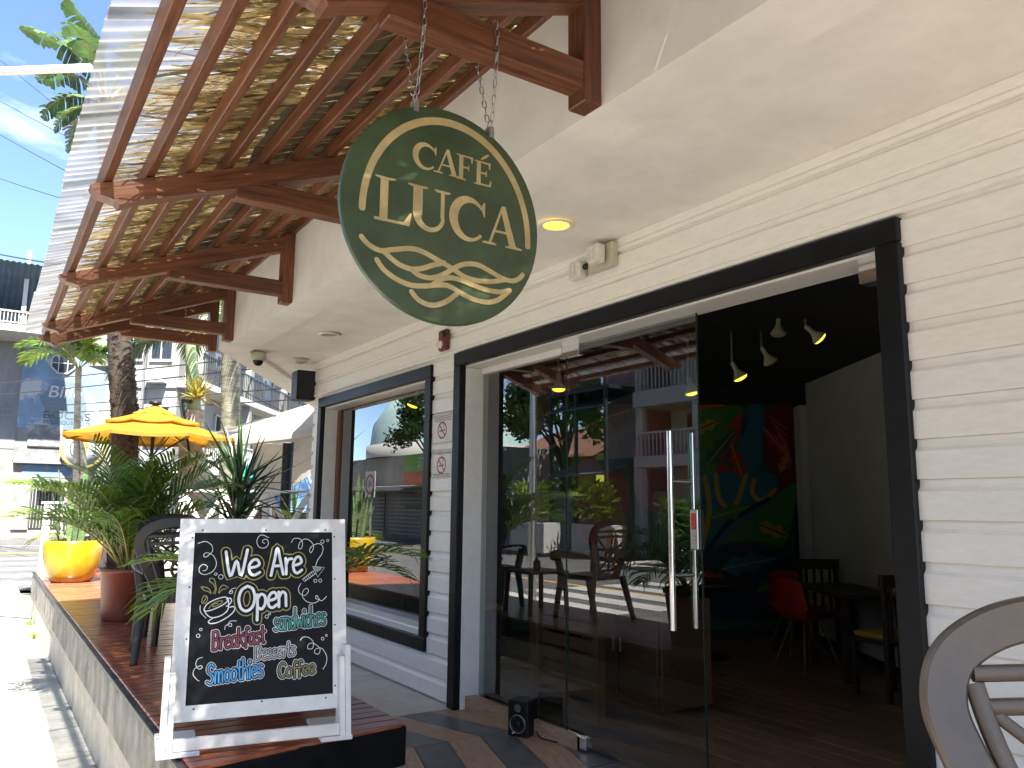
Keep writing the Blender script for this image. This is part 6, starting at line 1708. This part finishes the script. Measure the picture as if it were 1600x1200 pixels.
# planters, shrubs, A-board, fence and notice on the opposite pavement
fence_m = mat('grey_fence', (.30, .28, .25), .8, .15, 2)
t = thing('garden_fence', 'grey board fence mirrored behind the planters in the fixed glass', 'fence', (-27, -15.2, ZG+.13))
for k in range(26):
    b = MB(); b.bbox(-4.6+k*.36, -4.6+k*.36+.345, -.02, .02, 0, 2.4, .004); b.build('board', fence_m, t)
b = MB(); b.box(-4.6, 4.7, -.07, -.021, .5, .6); b.box(-4.6, 4.7, -.07, -.021, 1.9, 2.0); b.build('rail', fence_m, t)
t = thing('exit_route_sign', 'small green notice board mirrored above the planters', 'sign', (-26.0, -15.0, 1.75))
b = MB(); b.bbox(-.38, .38, .0, .03, -.5, .5, .005); b.build('panel', flat('notice_green', (.02, .22, .09)), t)
b = MB(); b.lathe([(.0, 0), (.1, 0), (.1, .004), (0, .004)], 12); b.build('figure', txt_w, t, TR((0, .034, .12)) @ RX(R(-90)))
b = MB(); b.box(-.06, .06, .031, .036, -.2, .08); b.build('figure_body', txt_w, t)
rg = random.Random(90)
def bush(label, c, r_, h, n, m_, seed, ls=.16):
    rg = random.Random(seed); t = thing('shrub', label, 'shrub', c)
    b = MB()
    for i in range(6): b.tube([(0, 0, 0), (rg.uniform(-.3, .3)*r_, rg.uniform(-.3, .3)*r_, h*.5), (rg.uniform(-.7, .7)*r_, rg.uniform(-.7, .7)*r_, h*.9)], [.02, .015, .006], 5)
    b.build('stem', bark_dark, t)
    f = MB()
    for i in range(n):
        p = Vector((rg.gauss(0, .45)*r_, rg.gauss(0, .45)*r_, h*rg.uniform(.12, 1.0))); u = Vector((rg.gauss(0, 1), rg.gauss(0, 1), rg.uniform(-.4, 1.2))).normalized(); v = u.orthogonal().normalized(); s_ = ls*rg.uniform(.6, 1.3)
        f.add([p, p+u*s_*.5+v*s_*.14, p+u*s_, p+u*s_*.5-v*s_*.14], [(0, 1, 2, 3)])
    struct(f.build('foliage', m_, t), 'stuff')
for i, (x, y, w_, lab) in enumerate(((-26.6, -12.2, 2.4, 'left of the two white planter boxes mirrored in the fixed glass'), (-23.4, -12.9, 2.4, 'right of the two white planter boxes mirrored behind the armchair'))):
    t = thing('white_planter', lab, 'planter', (x, y, ZG+.14))
    b = MB(); b.bbox(-w_/2, w_/2, -.4, .4, 0, 1.15, .02); b.build('box', white_metal, t)
    b = MB(); b.bbox(-w_/2+.1, w_/2-.1, -.32, .32, 1.151, 1.16, .002); b.build('soil', soil, t)
    bush('green and yellow leafy shrub in the left white planter' if i == 0 else 'leafy shrub with reddish leaves in the right white planter', (x, y, ZG+1.29), 1.0, 1.5, 800, leaf_lime if i == 0 else leaf_palm, 91+i, .34)
t = thing('price_board', 'white folding price board mirrored beside the armchair', 'sandwich board', (-21.6, -12.0, ZG+.14), .4)
for s_ in (-1, 1):
    b = MB(); b.box(-.35, .35, -.02, .02, 0, 1.1); b.build('panel', white_metal, t, TR((0, s_*.2, 0)) @ RX(s_*.17))
b = MB(); b.box(-.25, .25, .031, .036, .3, .9); b.build('picture', flat('poster_orange', (.5, .16, .05)), t, TR((0, .2, 0)) @ RX(.17))
for i, (x, y) in enumerate(((-17.9, -11.5), (-16.9, -11.7))):
    t0 = thing('white_pot', ('left' if i else 'right')+' white pot of tall grass mirrored behind the door handle', 'pot', (x, y, ZG+.14))
    b = MB(); b.lathe([(0, 0), (.28, 0), (.36, .5), (.33, .5), (.3, .45)], 20); b.build('pot', white_metal, t0)
    bush(('left' if i else 'right')+' tall grassy shrub standing in a white pot across the street', (x, y, ZG+.58), .45, 1.5, 420, leaf_palm, 95+i, .4)
# restaurant with domed teal roof, sign and mesh shutters (in the window)
rt_ = thing('restaurant_building', 'restaurant with teal domed roof mirrored in the large window', 'building', (-42, -15, ZG+.13))
IR = TR((42, 15, -ZG-.13))
b = MB(); b.box(-52, -33, -22, -14, ZG, 4.4); b.build('wall', pale_wall, rt_, IR)
b = MB(); b.lathe([(0, 4.4), (2.2, 4.1), (4.0, 3.0), (5.0, 1.4), (5.2, 0)], 32); b.build('dome', mat('teal_roof', (.36, .50, .48), .5, .08, 1), rt_, IR @ TR((-46, -19, 5.2)))
b = MB(); b.lathe([(5.4, 0), (5.4, .8), (0, .8)], 32); b.build('drum', white_metal, rt_, IR @ TR((-46, -19, 4.41)))
b = MB(); b.bbox(-52, -33, -14, -12.4, 2.3, 2.55, .02); b.build('canopy', white_metal, rt_, IR)
mesh_m = flat('shutter_mesh', (.30, .29, .28), .5)
for k in range(3):
    b = MB(); x0 = -49+k*4.9
    b.box(x0, x0+4.2, -13.99, -13.95, ZG+.1, 2.2); s_ = b.build('shutter', grey_wall, rt_, IR)
    b = MB()
    for q in range(10): b.box(x0, x0+4.2, -13.949, -13.92, ZG+.3+q*.22, ZG+.36+q*.22)
    b.build('shutter_slat', mesh_m, s_)
t = thing('restaurant_sign', 'green and red restaurant sign mirrored in the large window', 'sign', (-39.5, -13.7, 3.35))
b = MB(); b.bbox(-2.1, 2.1, 0, .1, 0, 1.0, .02); b.build('upper_panel', flat('sign_leaf_green', (.16, .30, .05)), t)
b = MB(); b.bbox(-2.1, 2.1, 0, .1, -.9, -.001, .02); b.build('lower_panel', flat('sign_brick_red', (.42, .10, .05)), t)
for body, z, x in (('ANTE', .25, 1.3), ('É', -.72, 1.3)):
    text_obj('sign_text', body, .75, txt_w, t, TR((x+.3, .115, z)) @ RZ(math.pi) @ RX(R(90)))
ssp = mir(581, 757, -2.0)
t = thing('speed_sign', 'round red-ringed speed sign mirrored at the left of the large window', 'sign', (ssp.x, -2.0, ZG))
b = MB(); b.tube([(0, 0, 0), (0, 0, ssp.z-ZG+.3)], .03, 8); b.build('pole', steel_b, t)
b = MB(); b.bbox(-.3, .3, .035, .05, ssp.z-ZG-.33, ssp.z-ZG+.33, .004); b.build('panel', txt_w, t)
b = MB(); b.lathe([(.2, 0), (.2, .004), (.26, .004), (.26, 0)], 28); b.build('ring', notice_red, t, TR((0, .051, ssp.z-ZG)) @ RX(R(-90)))
text_obj('digits', '40', .24, notice_blk, t, TR((0, .056, ssp.z-ZG)) @ RZ(math.pi) @ RX(R(90)), 'CENTER', valign='CENTER')
# terrace house continuing behind the camera so that the glass does not mirror an empty field
bh = thing('cream_house', 'plain cream house across the street to the right of the balcony house', 'building', (0, -18, ZG))
b = MB(); b.box(-8, 14, -5, 4, 0, 7.5); b.build('wall', pale_wall, bh)
b = MB(); b.box(-8.6, 14.6, -5.6, 4.8, 7.51, 7.9); b.build('roof', grey_wall, bh)
for k in range(6):
    for z in (1.2, 4.4):
        b = MB(); x = -6.5+k*3.4; b.box(x, x+1.3, 4.001, 4.05, z, z+1.6); b.build('window', win_dark, bh)
